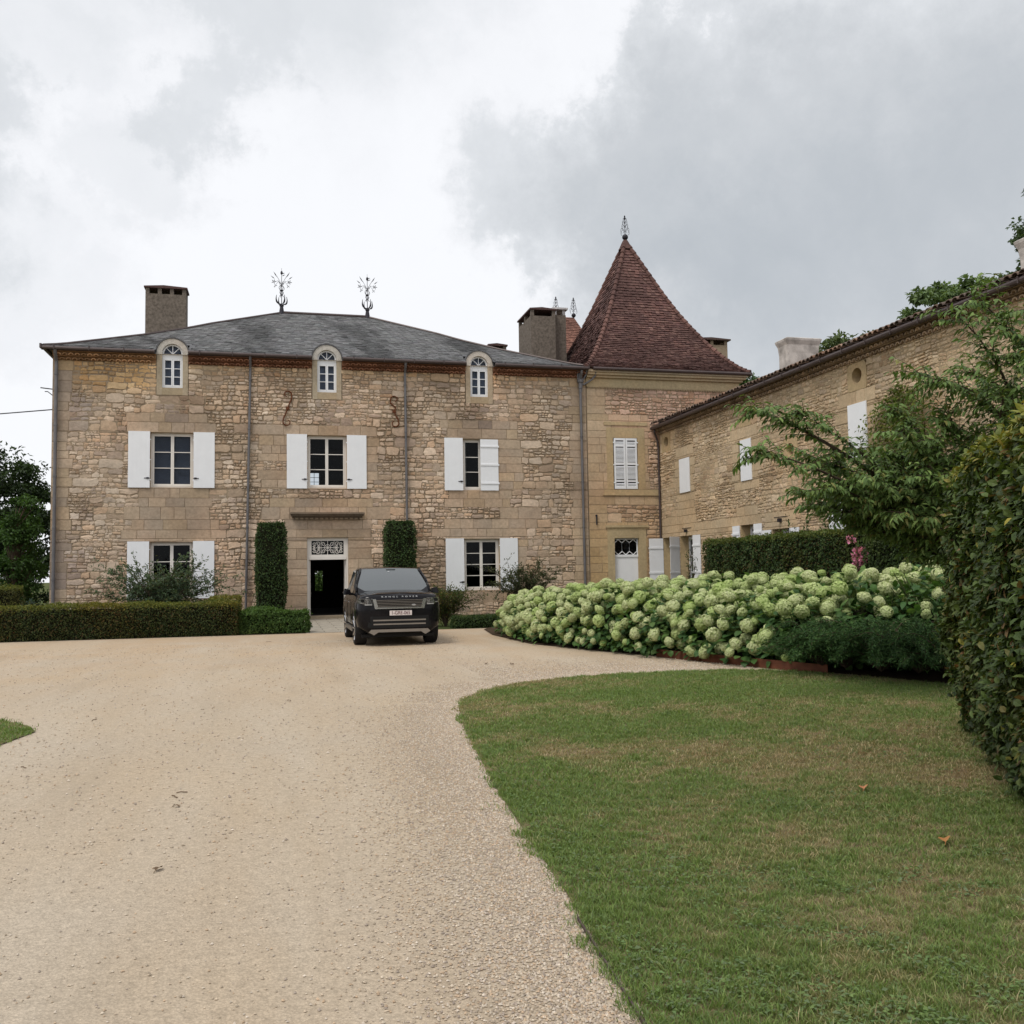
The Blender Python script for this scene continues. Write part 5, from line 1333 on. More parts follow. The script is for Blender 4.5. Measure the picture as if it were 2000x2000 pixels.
# climber on the wing
def climber():
    g = np.random.default_rng(131); t = thing('climbing_vine', 'yellow-green climber on the annexe wall beside the upper white shutter', 'vine', (15.8, 21.2, 0))
    sm = MB(); cm = MB()
    for k in range(5):
        u = np.linspace(0, 1, 10); sm.tube(np.stack([np.full(10, 15.80), 21.2+(k-2)*.45*u+.12*np.sin(u*9+k), 6.2*u*(1-.05*k)], 1), np.linspace(.03, .008, 10), 5)
    n = 4200; y = 21.4+g.normal(0, .75, n); z = g.uniform(2.5, 6.5, n)-np.abs(y-21.4)*.5; x = 15.82-np.abs(g.normal(0, .16, n))*np.clip((6.6-z), .3, 1)
    p = np.stack([x, y, z], 1); ax = norm(np.array([-.6, 0, -.6])+g.normal(size=(n, 3))*.6); up = norm(np.array([-1, 0, .8])+g.normal(size=(n, 3))*.4)
    leaves(cm, p, ax, up, .10*g.uniform(.7, 1.3, n), .075*g.uniform(.7, 1.2, n), pick(g, n, [((.10, .12, .025), 3), ((.07, .095, .024), 3), ((.15, .14, .03), 1)]))
    sm.build('stem', M['bark'], t); cm.build('foliage', M['leaf'], t)
climber()

# ---- trees
DARKT = [((.022, .036, .014), 3), ((.030, .050, .018), 3), ((.016, .026, .012), 2)]
tree('broadleaf_tree', 'large dark tree beyond the left corner of the house', (-15.5, 54, 0), 2.0, [(0, 0, 5.6, 3.6, 3, 3.6), (2.4, 0, 4.6, 1.9, 2, 3.2), (-2.5, 0, 4.0, 2.5, 2.5, 3.0), (1.2, -1, 2.4, 2.8, 2, 1.6), (1.9, 0, 7.6, 1.1, 1.2, 1.2), (2.2, -.5, 1.2, 2.4, 1.8, 1.3), (-1.5, -.5, 1.2, 2.6, 1.8, 1.4)], 290, 36000, .22, 141, DARKT, r0=.34, clump=.21)
tree('garden_tree', 'garden tree glimpsed through the house by way of the open front door', (2.9, 62, 0), .6, [(0, 0, 2.2, 1.6, 1.4, 2.2)], 60, 5000, .2, 140, FRESH, r0=.1, clump=.4)
tree('broadleaf_tree', 'brighter green young tree beside the left edge of the house', (-10.55, 43.5, 0), .9, [(0, 0, 2.4, .85, .9, 2.0), (.1, 0, 4.3, .65, .7, 1.2), (-.35, 0, 1.5, .7, .7, 1.2)], 90, 8200, .15, 142, [((.040, .080, .020), 3), ((.055, .105, .026), 2), ((.028, .058, .016), 2)], r0=.10, clump=.36)
tree('broadleaf_tree', 'tree top showing above the annexe roof next to its whitewashed chimney', (28.2, 52.5, 0), 5, [(0, 0, 11.4, 2.0, 2.2, 2.2), (1.5, -.5, 11.0, 2.2, 2, 2.0)], 110, 16000, .26, 143, FRESH+GREEN_D, r0=.3, clump=.26)
tree('broadleaf_tree', 'low pale green tree top just clearing the middle of the annexe roof', (26.4, 39.2, 0), 5, [(0, 0, 11.6, 1.5, 1.6, 1.3)], 50, 5000, .22, 144, [((.075, .100, .040), 2), ((.06, .085, .03), 2)], r0=.25, clump=.3)
tree('broadleaf_tree', 'leafy green tree top rising above the right part of the annexe roof', (33.2, 41.0, 0), 6, [(.2, 0, 13.9, 2.5, 2.4, 2.2), (2.8, -2, 14.3, 2.4, 2.2, 1.9), (1.2, -1, 15.0, 1.5, 1.4, 1.3)], 190, 20000, .26, 145, [((.105, .155, .068), 3), ((.13, .18, .08), 2), ((.08, .12, .052), 2)], r0=.35, clump=.17)  # leaf colours lightened to suggest backlight and haze
tree('broadleaf_tree', 'tall narrow tree top cut off by the right edge of the picture', (34.9, 36.4, 0), 6, [(0, 0, 16.6, 1.1, 1.2, 1.6), (.4, -.3, 19.4, .7, .8, 1.3), (.3, -.2, 14.2, 1.4, 1.4, 1.5)], 70, 6500, .24, 146, [((.045, .072, .034), 3), ((.060, .088, .042), 2)], r0=.28, clump=.30)

# ---- cherry tree over the hydrangeas, limbs laid out in space
def cherry():
    g = np.random.default_rng(151); base = np.array([8.95, 10.35, 0.0])
    t = thing('cherry_tree', 'small spreading cherry tree with drooping leaves reaching over the hydrangeas', 'tree', tuple(base))
    tm = MB(); cm = MB(); P, D = [], []
    fork = base+np.array([-.05, .05, 1.35])
    tm.tube([base, base*.5+fork*.5+np.array([.04, 0, 0]), fork], [.13, .10, .09], 10)
    ends = [(1475, 800, 11.3), (1452, 872, 11.0), (1545, 800, 11.4), (1745, 800, 11.4), (1765, 725, 11.3), (1830, 745, 11.0), (1900, 580, 10.8), (1860, 610, 10.6),
            (1960, 640, 10.3), (2010, 600, 10.2), (1600, 985, 12.4), (1560, 955, 12.8), (1660, 1015, 12.2), (1720, 960, 11.6), (1640, 1000, 12.0), (1600, 940, 12.0), (1700, 1020, 12.4), (1760, 890, 12.0), (1800, 960, 11.8), (1680, 940, 12.5), (1740, 1010, 12.3), (1830, 880, 12.4), (1860, 900, 11.4), (1840, 1010, 12.0), (1790, 830, 11.6), (1780, 870, 12.6), (1850, 800, 11.2), (1900, 860, 12.0), (1800, 1010, 12.6),
            (1700, 890, 12.8), (1615, 905, 11.9), (1570, 885, 12.2), (1960, 780, 10.6), (1760, 840, 10.8), (1880, 720, 12.4), (2040, 700, 9.8), (1750, 1000, 11.0), (1690, 930, 11.0), (1820, 930, 10.8),
            (1625, 950, 11.2), (1730, 900, 12.2), (1770, 950, 12.0), (1670, 980, 12.9), (1860, 980, 12.6), (1990, 690, 10.9), (1930, 760, 11.8)]
    for i, e in enumerate(ends):
        hi = e[1] < 770; e = at(*e); v = e-fork; ln = np.linalg.norm(v)
        c1 = fork+v*.35+np.array([0, 0, .22*ln*g.uniform(.25, .8)])+g.normal(size=3)*.08; c2 = fork+v*.72+np.array([0, 0, .10*ln])+g.normal(size=3)*.06
        if hi: c1 = fork+np.array([.75, -.9, 1.4])+g.normal(size=3)*.12; c2 = e+(c1-e)*.45+np.array([0, 0, .55])
        u = np.linspace(0, 1, 14)[:, None]
        pts = (1-u)**3*fork+3*u*(1-u)**2*c1+3*u*u*(1-u)*c2+u**3*e
        tm.tube(pts, np.linspace(.038 if i % 3 else .05, .004, 14), 6)
        # side twigs, denser to the end
        for k in range(52):
            f = g.uniform(.30, 1.0); j = min(12, int(f*13)); s = pts[j]+(pts[j+1]-pts[j])*(f*13-j)
            dirn = norm((pts[j+1]-pts[j]))*.85+g.normal(size=3)*np.array([.6, .6, .26]); dirn = norm(dirn)
            l = g.uniform(.22, .62)*(1.1-.35*f); tw = np.array([s+dirn*l*q+np.array([0, 0, -.16*l*q*q]) for q in np.linspace(0, 1, 5)])
            tm.tube(tw, [.006, .005, .004, .003, .002], 4)
            m = int(l/.030)
            for q in range(m):
                f2 = (q+.5)/m; w = tw[min(3, int(f2*4))]+(tw[min(4, int(f2*4)+1)]-tw[min(3, int(f2*4))])*(f2*4 % 1)
                P.append(w); sd = np.cross(dirn, [0, 0, 1.]); sd = sd/(np.linalg.norm(sd)+1e-6)*(1 if q % 2 else -1)
                D.append(norm(dirn*.75+sd*.75+np.array([0, 0, -.55])+g.normal(size=3)*.22))
        P.append(e); D.append(norm(v))
    P = np.array(P); D = np.array(D); n = len(P)
    up = norm(np.array([0, 0, 1.])+g.normal(size=(n, 3))*.3)
    leaves(cm, P, D, up, .105*g.uniform(.7, 1.25, n), .037*g.uniform(.8, 1.2, n), pick(g, n, [((.095, .150, .044), 3), ((.070, .115, .033), 3), ((.130, .185, .055), 2), ((.15, .145, .045), .4)]), True, .20, .30)
    tm.build('trunk', M['bark'], t); cm.build('crown', M['leafshine'], t)
    return n
cherry()

# ---- hydrangeas: plants with flower heads as parts
def head_mesh(seed, rad):
    g = np.random.default_rng(seed); mb = MB(); n = 170
    i = np.arange(n)+.5; ph = np.arccos(1-2*i/n); th = math.pi*(1+5**.5)*i
    d = np.stack([np.cos(th)*np.sin(ph), np.sin(th)*np.sin(ph), np.cos(ph)], 1); d = norm(d+g.normal(size=(n, 3))*.10)
    sh = np.array([1, 1, .86]); rr = rad*(1+.10*wob(d, .9, seed)+g.uniform(-.06, .05, n))
    c = d*sh*rr[:, None]
    col0 = np.array([.67, .68, .43]); col1 = np.array([.52, .60, .28])
    for k in range(4):
        a = k*math.pi/2+g.uniform(0, 6.28, n)*0+g.uniform(0, 1.5, n)[0]+np.arange(n)*.7
        t1 = norm(np.cross(d, np.array([.3, .2, 1.]))); t2 = np.cross(d, t1)
        ax = t1*np.cos(a)[:, None]+t2*np.sin(a)[:, None]+d*.32
        f = g.uniform(0, 1, (n, 1)); col = (col0*f+col1*(1-f))*g.uniform(.82, 1.12, (n, 1))
        leaves(mb, c, ax, d, rad*.245*g.uniform(.8, 1.2, n), rad*.24, col, False, -.05, .05)
    an = np.linspace(.01, math.pi-.01, 8)
    mb.lathe([(rad*.80*math.sin(a), -rad*.70*math.cos(a)) for a in an], (0, 0, 0), 12, 0, (.45, .52, .23))
    o = mb.build('flower_head', M['floret']); me = o.data; bpy.data.objects.remove(o); return me
HEADS = [head_mesh(200+i, .120) for i in range(4)]
def hyd_foliage(seed):
    g = np.random.default_rng(seed); mb = MB(); n = 900
    d = norm(g.normal(size=(n, 3))); d[:, 2] = np.abs(d[:, 2])*.9+.02; rr = g.uniform(.5, 1.10, (n, 1))
    p = d*rr*np.array([.78, .78, 1.30])+np.array([0, 0, .05])
    ax = norm(d*np.array([1, 1, .2])+g.normal(size=(n, 3))*.5+np.array([0, 0, -.25])); up = norm(d*.6+np.array([0, 0, 1.])+g.normal(size=(n, 3))*.3)
    leaves(mb, p, ax, up, .15*g.uniform(.7, 1.2, n), .11*g.uniform(.7, 1.2, n), pick(g, n, [((.034, .078, .022), 3), ((.052, .105, .028), 2), ((.078, .135, .036), 1.4)]), True, .1, .2)
    for k in range(26):
        a = g.uniform(0, 6.28); r = g.uniform(.2, .72); z = g.uniform(.6, 1.25)
        u = np.linspace(0, 1, 5); mb.tube(np.stack([r*math.cos(a)*u**1.2, r*math.sin(a)*u**1.2, z*u], 1), .007, 4, 0, (.06, .075, .03))
    # shaded heart of the bush
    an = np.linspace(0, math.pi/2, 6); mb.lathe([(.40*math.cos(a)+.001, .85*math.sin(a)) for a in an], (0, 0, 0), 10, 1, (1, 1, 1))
    o = mb.build('foliage', [M['leaf'], M['twig']]); me = o.data; bpy.data.objects.remove(o); return me
FOL = [hyd_foliage(220+i) for i in range(3)]
FRONT = [(6.15, 25.6), (5.75, 24.0), (5.80, 21.6), (6.05, 20.2), (6.48, 19.05), (7.14, 17.1), (7.62, 15.6), (8.15, 14.3), (9.4, 13.6), (10.6, 12.4), (11.6, 11.0)]
fl = np.array(FRONT); seg = np.linalg.norm(np.diff(fl, axis=0), axis=1); cum = np.concatenate([[0], np.cumsum(seg)])
def front(s, off):
    i = min(len(seg)-1, max(0, int(np.searchsorted(cum, s)-1))); f = (s-cum[i])/seg[i]; p = fl[i]+(fl[i+1]-fl[i])*f
    j0, j1 = max(0, i-1), min(len(fl)-1, i+2); t = fl[j1]-fl[j0]; t = t/np.linalg.norm(t); n = np.array([-t[1], t[0]])
    return p+n*off
g = np.random.default_rng(230); HYD = []
for row, (off, sp, nh, hh) in enumerate(((.66, 1.06, 46, .96), (1.75, 1.10, 34, 1.03), (2.9, 1.2, 24, 1.05), (4.1, 1.3, 18, 1.05))):
    s = .35+row*.25
    while s < cum[-1]-.3:
        q = front(s, off+g.uniform(-.1, .1)); f = s/cum[-1]; k = .76+.24*min(1, f/.35)+.42*max(0, (f-.68)/.32)
        HYD.append((q[0], q[1], row, int(nh*(1.05-.42*max(0, f-.3))), hh*k*g.uniform(.93, 1.06), f)); s += sp*g.uniform(.9, 1.1)
ORD = ['nearest the gravel', 'in the second row', 'in the third row', 'at the back of the bed']
def hydrangea(x, y, row, nh, hs, f, idx):
    near = 'near the parked car' if f < .25 else 'halfway along' if f < .6 else 'above the rusty edging' if f < .85 else 'beside the low conifer'
    t = thing('hydrangea', 'pale green hydrangea bush %s, %s' % (ORD[row], near), 'hydrangea', (x, y, .015), 'hydrangeas in the long flower bed')
    def link(me, name, loc, rot, sc):
        o = bpy.data.objects.new(name, me); COL.objects.link(o); o.parent = t; o.location = loc; o.rotation_euler = rot; o.scale = sc
    ws = g.uniform(.95, 1.1)*(1.0+.12*(f > .5))
    link(FOL[idx % 3], 'foliage', (0, 0, 0), (0, 0, g.uniform(0, 6.28)), (ws, ws, hs))
    tocam = norm(np.array([-x, -y])); k = 0; placed = []; tries = 0
    while k < nh and tries < 2500:
        tries += 1
        d = norm(g.normal(size=3)); 
        if d[2] < (-.05 if row == 0 else .30): continue
        hd_ = d[:2]@tocam
        if row == 0 and hd_ < -.35 and d[2] < .7: continue
        if row > 0 and hd_ < -.3 and d[2] < .8: continue
        rr = g.uniform(.90, 1.10)
        p = np.array([d[0]*.80*ws*rr, d[1]*.80*ws*rr, .20+max(d[2], -.02)*1.16*hs*rr])
        if p[2] < .13: p[2] = .13
        sz = (g.uniform(.55, .8) if g.uniform() < .22 else g.uniform(.82, 1.2))*(1.0 if d[2] > .2 else .88)
        if any(np.linalg.norm(p-q) < .105*(sz+z_) for q, z_ in placed): continue
        placed.append((p, sz)); k += 1
        tilt = d*np.array([1, 1, .6])+np.array([0, 0, .5]); e = Vector(tilt).to_track_quat('Z', 'Y').to_euler()
        link(HEADS[(k+idx) % 4], 'flower_head', p, (e.x, e.y, g.uniform(0, 6.28)), (sz*g.uniform(.92, 1.08), sz, sz*g.uniform(.72, 1.05)))
for i, h in enumerate(HYD): hydrangea(*h, i)

# ---- creeping conifer at the near end of the bed
def juniper():
    g = np.random.default_rng(241); t = thing('creeping_conifer', 'low dark green spreading conifer at the near end of the hydrangea bed', 'conifer', (9.6, 12.3, 0))
    sm = MB(); nm = MB()
    P, D = [], []
    cs = np.array([(9.0, 12.9), (9.45, 12.0), (9.9, 11.3), (10.4, 10.6), (10.2, 12.0), (10.9, 11.2), (9.3, 13.3), (11.3, 10.2), (8.75, 13.45), (9.7, 12.5), (10.0, 11.7), (8.5, 13.15), (8.72, 12.55), (8.95, 11.95), (9.15, 11.4), (8.28, 13.35), (8.42, 12.95), (8.62, 12.35)])
    for c in cs:
        for k in range(34):
            a = g.uniform(0, 6.28); l = g.uniform(.55, 1.1); h = g.uniform(.25, .68)
            u = np.linspace(0, 1, 9); z = .08+h*np.sin(u*2.3)*(.75+.4*g.uniform()); pts = np.stack([c[0]+l*math.cos(a)*u, c[1]+l*math.sin(a)*u, z+.05], 1)
            sm.tube(pts, np.linspace(.012, .003, 9), 4)
            m = 130; f = g.uniform(.15, 1, m)**.7; p = np.stack([np.interp(f, u, pts[:, q]) for q in range(3)], 1)+g.normal(size=(m, 3))*.03
            tg = np.array([math.cos(a), math.sin(a), .0]); P.append(p); D.append(norm(tg*.8+g.normal(size=(m, 3))*np.array([.55, .55, .3])+np.array([0, 0, -.08])))
    P = np.concatenate(P); D = np.concatenate(D); n = len(P); up = norm(np.array([0, 0, 1.])+g.normal(size=(n, 3))*.4)
    leaves(nm, P, D, up, .085*g.uniform(.6, 1.3, n), .017, pick(g, n, [((.046, .095, .030), 3), ((.030, .066, .022), 3), ((.068, .125, .038), 2)]))
    sm.build('branch', M['bark'], t); nm.build('foliage', M['needle'], t)
juniper()

M['edgemetal'] = simple('weathered_edging', (.085, .065, .055), .8, .2, var=.4, vscale=12)
# rusty steel edging of the bed and thin edging strip of the lawn
def strip(name, label, cat, pts, h, th, m, z0=-.01):
    pts = np.array(pts, float); t = np.gradient(pts, axis=0); n = np.stack([-t[:, 1], t[:, 0]], 1); n /= np.linalg.norm(n, axis=1, keepdims=True)
    a, b = pts-n*th/2, pts+n*th/2; k = len(pts); z1 = np.broadcast_to(h, (k,))
    V = np.concatenate([np.column_stack([a, np.full(k, z0)]), np.column_stack([b, np.full(k, z0)]), np.column_stack([b, z1]), np.column_stack([a, z1])])
    fs = [(j*k+i, j*k+i+1, ((j+1) % 4)*k+i+1, ((j+1) % 4)*k+i) for j in range(4) for i in range(k-1)]+[(0, k, 2*k, 3*k), (k-1, 2*k-1, 3*k-1, 4*k-1)]
    mb = MB(); mb.add(V, fs); return tag(mb.build(name, m), label, cat)
strip('steel_edging', 'rusty brown steel edging plate along the front of the hydrangea bed', 'edging', [(7.08, 17.18), (7.4, 16.1), (7.72, 15.05), (8.03, 14.05), (8.30, 13.25)], .15, .012, M['corten'])
strip('lawn_edging', 'thin dark metal strip between the lawn and the gravel close to the camera', 'edging', [(1.13, 1.0), (1.20, 2.0), (1.285, 3.3), (1.32, 3.7), (1.345, 4.0), (1.38, 4.4)], .022, .008, M['edgemetal'])

# ================================================================== GRASS AND LOOSE STONES
def inside(x, y, poly):
    r = np.zeros(len(x), bool); n = len(poly)
    for i in range(n):
        (x0, y0), (x1, y1) = poly[i], poly[(i+1) % n]
        c = ((y0 > y) != (y1 > y)); 
        with np.errstate(divide='ignore', invalid='ignore'): xi = (x1-x0)*(y-y0)/(y1-y0)+x0
        r ^= c & (x < xi)
    return r
def grass():
    g = np.random.default_rng(301); mb = MB()
    PL = np.array(LAWN); edge = [(x, y) for x, y in LAWN]
    for (ya, yb, dens, w, poly, xr) in ((2.6, 4.6, 15000, .0042, LAWN, (1.0, 4.6)), (4.6, 7.0, 9000, .0055, LAWN, (1.2, 6.8)), (7.0, 10.0, 5200, .0075, LAWN, (1.4, 9.2)), (10.0, 14.6, 3600, .0095, LAWN, (1.6, 9.3)), (9.5, 13.3, 2600, .009, ISLE, (-4.6, -2.4))):
        n = int((yb-ya)*(xr[1]-xr[0])*dens); x = g.uniform(*xr, n); y = g.uniform(ya, yb, n)
        p2 = np.stack([x, y], 1)
        # ragged border: blades spill over the edge a little
        jx = x+wob(p2, .16, 302)*.05+wob(p2, .6, 305)*.05+g.normal(0, .03, n)+(g.uniform(size=n) < .06)*g.uniform(0, .12, n); jy = y+wob(p2, .2, 303)*.06+g.normal(0, .03, n)
        k = inside(jx, jy, poly) & (x < y*.93+.35)
        x, y, p2 = x[k], y[k], p2[k]; n = len(x)
        dry = wob(p2, 2.1, 311)*.52+wob(p2, .6, 312)*.36+wob(p2, .19, 313)*.38+wob(p2, .07, 315)*.22+.26
        e = np.clip((x-(1.35+.012*y**1.25))/1.0, 0, 1); dry = dry-.9*(1-e)*(y < 9)                       # fresher along the border
        if poly is ISLE: dry = dry*0-.9
        far = np.clip((y-10.8)/2.5, 0, 1)*np.clip((x-4)/2, 0, 1); dry = dry-.75*far
        tuft = np.clip(wob(p2, .10, 314), -1, 1)
        thin = g.uniform(size=n) < np.clip(1.05-.45*np.clip(dry, 0, 1), .35, 1)
        x, y, p2, dry, tuft = x[thin], y[thin], p2[thin], dry[thin], tuft[thin]; n = len(x)
        h = (.025+.012*tuft)*g.uniform(.5, 1.5, n)*np.where(dry > .3, .8, 1.); lean = g.normal(0, .55, (n, 2))*h[:, None]*1.25
        a = g.uniform(0, 6.28, n); wx, wy = np.cos(a)*w/2, np.sin(a)*w/2; z0 = .010
        b0 = np.stack([x-wx, y-wy, np.full(n, z0)], 1); b1 = np.stack([x+wx, y+wy, np.full(n, z0)], 1)
        m = np.stack([x+lean[:, 0]*.35, y+lean[:, 1]*.35, z0+h*.62], 1); wv = np.stack([wx, wy, 0*wx], 1)*.8
        tp = np.stack([x+lean[:, 0], y+lean[:, 1], z0+h], 1)
        V = np.stack([b0, b1, m+wv, m-wv, tp], 1).reshape(-1, 3)
        k = np.clip(dry*1.1+g.normal(0, .34, n), 0, 1)[:, None]; k2 = np.clip(dry-.8+g.normal(0, .2, n), 0, 1)[:, None]
        gr = np.array([[.128, .186, .050], [.102, .158, .042], [.155, .202, .062], [.112, .160, .062]])[g.integers(0, 4, n)]
        st = np.array([[.290, .235, .130], [.225, .195, .098], [.350, .290, .175], [.185, .175, .083]])[g.integers(0, 4, n)]
        c = gr*(1-k)+st*k; c = c*(1-k2)+np.array([.22, .15, .09])*k2
        c = c*g.uniform(.75, 1.25, (n, 1))
        i = np.arange(n)[:, None]*5; cc = np.repeat(c, 5, 0)
        mb.add(V, i+np.array([[0, 1, 2, 3]]), 0, cc); mb.f.append(((i+np.array([[3, 2, 4]]))+mb.n-len(cc), 0))
    n = 26000; y = 2.7+8*g.uniform(0, 1, n)**1.4; x = 1.1+g.uniform(0, 1, n)*(y*.93-.6); p2 = np.stack([x, y], 1)
    k = inside(x-.03, y, LAWN) & (wob(p2, .8, 331)+wob(p2, .25, 332)*.7+np.clip(1.6-(x-1.3), 0, 1)*.5 > .45); x, y = x[k], y[k]; n = len(x)
    p = np.stack([x, y, .018+g.uniform(0, .022, n)], 1); a = g.uniform(0, 6.28, n)
    leaves(mb, p, np.stack([np.cos(a), np.sin(a), .15+0*a], 1), np.tile([[0, 0, 1.]], (n, 1))+g.normal(size=(n, 3))*.25, g.uniform(.012, .034, n), g.uniform(.010, .020, n), np.array([[.100, .155, .058], [.125, .180, .060], [.105, .140, .072]])[g.integers(0, 3, n)]*g.uniform(.8, 1.2, (n, 1)))
    tag(mb.build('grass', M['leaf']), 'short patchy lawn grass, green with dry straw patches', 'grass', None, 'stuff')
grass()
M['pebble'] = simple('pebble', (1, 1, 1), .9, .15, var=.2, vscale=40, use_attr=True)
def pebbles():
    g = np.random.default_rng(321); mb = MB()
    ex = np.array([(1.0, 0.5), (1.24, 2.0), (1.32, 3.35), (1.36, 3.97), (1.44, 4.83), (1.56, 6.44), (1.78, 8.71), (2.1, 11.0), (2.25, 12.1), (2.75, 13.15), (3.41, 13.9), (4.3, 14.35), (5.24, 14.55), (7.0, 14.5)])
    sg = np.linalg.norm(np.diff(ex, axis=0), axis=1); cm = np.concatenate([[0], np.cumsum(sg)])
    n = 80000; s = g.uniform(cm[1]+.3, cm[-1], n)**1.0; s = cm[1]+.4+(cm[-1]-cm[1]-.4)*g.uniform(0, 1, n)**1.55
    cx = np.interp(s, cm, ex[:, 0]); cy = np.interp(s, cm, ex[:, 1]); i = np.clip(np.searchsorted(cm, s)-1, 0, len(sg)-1)
    t = (ex[i+1]-ex[i])/sg[i][:, None]; nx, ny = -t[:, 1], t[:, 0]; o = np.abs(g.normal(0, .42, n))**1.05-.05
    x, y = cx+nx*o, cy+ny*o; r = .0056*g.uniform(.5, 1.6, n)*(1+.03*s)
    # scattered over the drive, and a loose belt in front of the steel edging
    m = 5000; yy = 2.8+9*g.uniform(0, 1, m)**1.6; xx = -.78*yy+g.uniform(0, 1, m)*(1.25+.78*yy); x = np.concatenate([x, xx]); y = np.concatenate([y, yy]); r = np.concatenate([r, .0048*g.uniform(.5, 1.7, m)*(1+.05*yy)])
    m = 9000; yy = 6+19*g.uniform(0, 1, m); xx = -.62*yy+g.uniform(0, 1, m)*(2.2+.72*yy); k = (xx < 6.2) & ~inside(xx, yy, LAWN) & ~inside(xx, yy, ISLE); x = np.concatenate([x, xx[k]]); y = np.concatenate([y, yy[k]]); r = np.concatenate([r, .0065*g.uniform(.5, 1.8, k.sum())*(1+.03*yy[k])])
    m = 7000; xx = g.uniform(3.2, 7.9, m); yy = 14.6+np.abs(g.normal(0, 1.3, m)); k = xx < 8.25-(yy-14)*.31; x = np.concatenate([x, xx[k]]); y = np.concatenate([y, yy[k]]); r = np.concatenate([r, .011*g.uniform(.5, 1.4, k.sum())])
    n = len(x); V0 = np.array([(1, 0, 0), (.1, 1, 0), (-1, .1, 0), (0, -1, 0), (0, 0, .75), (0, 0, -.4)])
    a = g.uniform(0, 6.28, n); ca, sa = np.cos(a)[:, None], np.sin(a)[:, None]
    v = V0[None]*g.uniform(.65, 1.3, (n, 6, 3))*r[:, None, None]
    vx = v[..., 0]*ca-v[..., 1]*sa*.8; vy = v[..., 0]*sa+v[..., 1]*ca*.8
    V = np.stack([vx+x[:, None], vy+y[:, None], v[..., 2]+.002+r[:, None]*.18], -1).reshape(-1, 3)
    F = np.array([(0, 1, 4), (1, 2, 4), (2, 3, 4), (3, 0, 4), (1, 0, 5), (2, 1, 5), (3, 2, 5), (0, 3, 5)])
    f = (np.arange(n)[:, None, None]*6+F[None]).reshape(-1, 3)
    c = np.array([[.47, .385, .29], [.41, .34, .26], [.53, .455, .36], [.46, .345, .24], [.36, .30, .25], [.55, .48, .40]])[g.integers(0, 6, n)]*g.uniform(.8, 1.15, (n, 1))
    mb.add(V, f, 0, np.repeat(c, 6, 0))
    tag(mb.build('loose_gravel', M['pebble']), 'loose pale stones scattered along the edge of the lawn and drive', 'gravel', None, 'stuff')
pebbles()
M['deadleaf'] = simple('dead_leaf', (1, 1, 1), .8, .2, var=.2, vscale=60, use_attr=True)
def fallen(label, x, y, z, sz, col, rot, group=None, stick=False):
    mb = MB()
    if stick: mb.tube([(-.5*sz, 0, .005), (-.1*sz, .09*sz, .010), (.25*sz, -.03*sz, .008), (.5*sz, .1*sz, .005)], .004, 5, 0, col)
    else:
        leaves(mb, np.array([[-.5*sz, 0, .012]]), np.array([[1., 0, .05]]), np.array([[0, .2, 1.]]), sz, sz*.6, np.array([col]), True, .25, .12); mb.tube([(-.5*sz, 0, .012), (-.75*sz, .05*sz, .004)], .002, 4, 0, col)
    o = mb.build('twig' if stick else 'fallen_leaf', M['deadleaf']); o.location = (x, y, z); o.rotation_euler = (0, 0, rot)
    tag(o, label, 'twig' if stick else 'leaf', group)
for (px, py), lab, col, sz in (((1687, 1542), 'orange-brown fallen leaf lying on the lawn left of the tall hedge', (.42, .19, .09), .12), ((1845, 1645), 'pair-like curled rusty leaf on the lawn below the tall hedge', (.36, .17, .06), .12)):
    d = ray(px, py); q = np.array([0, 0, EYE])+d*(-(EYE-.03)/d[2]); fallen(lab, q[0], q[1], .035, sz, col, 1.0)
for (px, py), sz in (((185, 1407), .17), ((355, 1549), .08), ((340, 1557), .09), ((345, 1577), .06), ((45, 1500), .09), ((310, 1700), .08), ((565, 1370), .07), ((1000, 1298), .12), ((950, 1297), .15), ((525, 1254), .16)):
    d = ray(px, py); q = np.array([0, 0, EYE])+d*(-EYE/d[2]); fallen('dry brown leaf or twig lying on the pale gravel drive', q[0], q[1], .0, sz, (.13, .085, .05), random.uniform(-1.4, 1.4), 'dry bits on the gravel', random.random() < .5)
# power line to the left corner of the house
mb = MB(); a = np.array([HX0-.03, 38.2, 8.05]); b = np.array([-34, 42, 7.35]); u = np.linspace(0, 1, 20)[:, None]
mb.tube(a+(b-a)*u+np.array([0, 0, -.5])*np.sin(u*math.pi), .022, 5); tag(mb.build('power_cable', M['iron']), 'thin dark cable running from the left corner of the house', 'cable')
# ================================================================== CAR
def m_paint():
    def b(nt, N, L):
        q = NB(nt); p = q.geo()
        c = q.mix(q.ramp(q.noise(p, 3, 4), .3, .7), (.005, .0048, .0065), (.008, .0075, .0095))
        dust = q.ramp(q.noise(p, 9, 5, .7), .5, .8, 0, .10)
        c = q.mix(dust, c, (.05, .046, .042))
        q.out(q.bsdf(c, q.ramp(q.noise(p, 20, 4), .3, .7, .14, .22), .14, .0, None, .12))
    return mat('car_paint', b)
M['paint'] = m_paint()
M['chrome'] = simple('bright_trim', (.55, .55, .56), .22, .5, metal=1., var=.05)
M['bronze'] = simple('satin_trim', (.30, .27, .24), .38, .5, metal=.8, var=.08)
M['blackplastic'] = simple('black_plastic', (.006, .006, .0065), .5, .25, var=.2)
M['rubber'] = simple('tyre_rubber', (.022, .021, .021), .85, .2, var=.3, vscale=15)
M['plate'] = simple('plate_white', (.66, .60, .58), .5, .3, var=.03)
M['plateink'] = simple('plate_ink', (.10, .025, .025), .6, .2, var=.05)
M['badge'] = simple('silver_letters', (.45, .45, .45), .35, .5, metal=.6, var=.03)
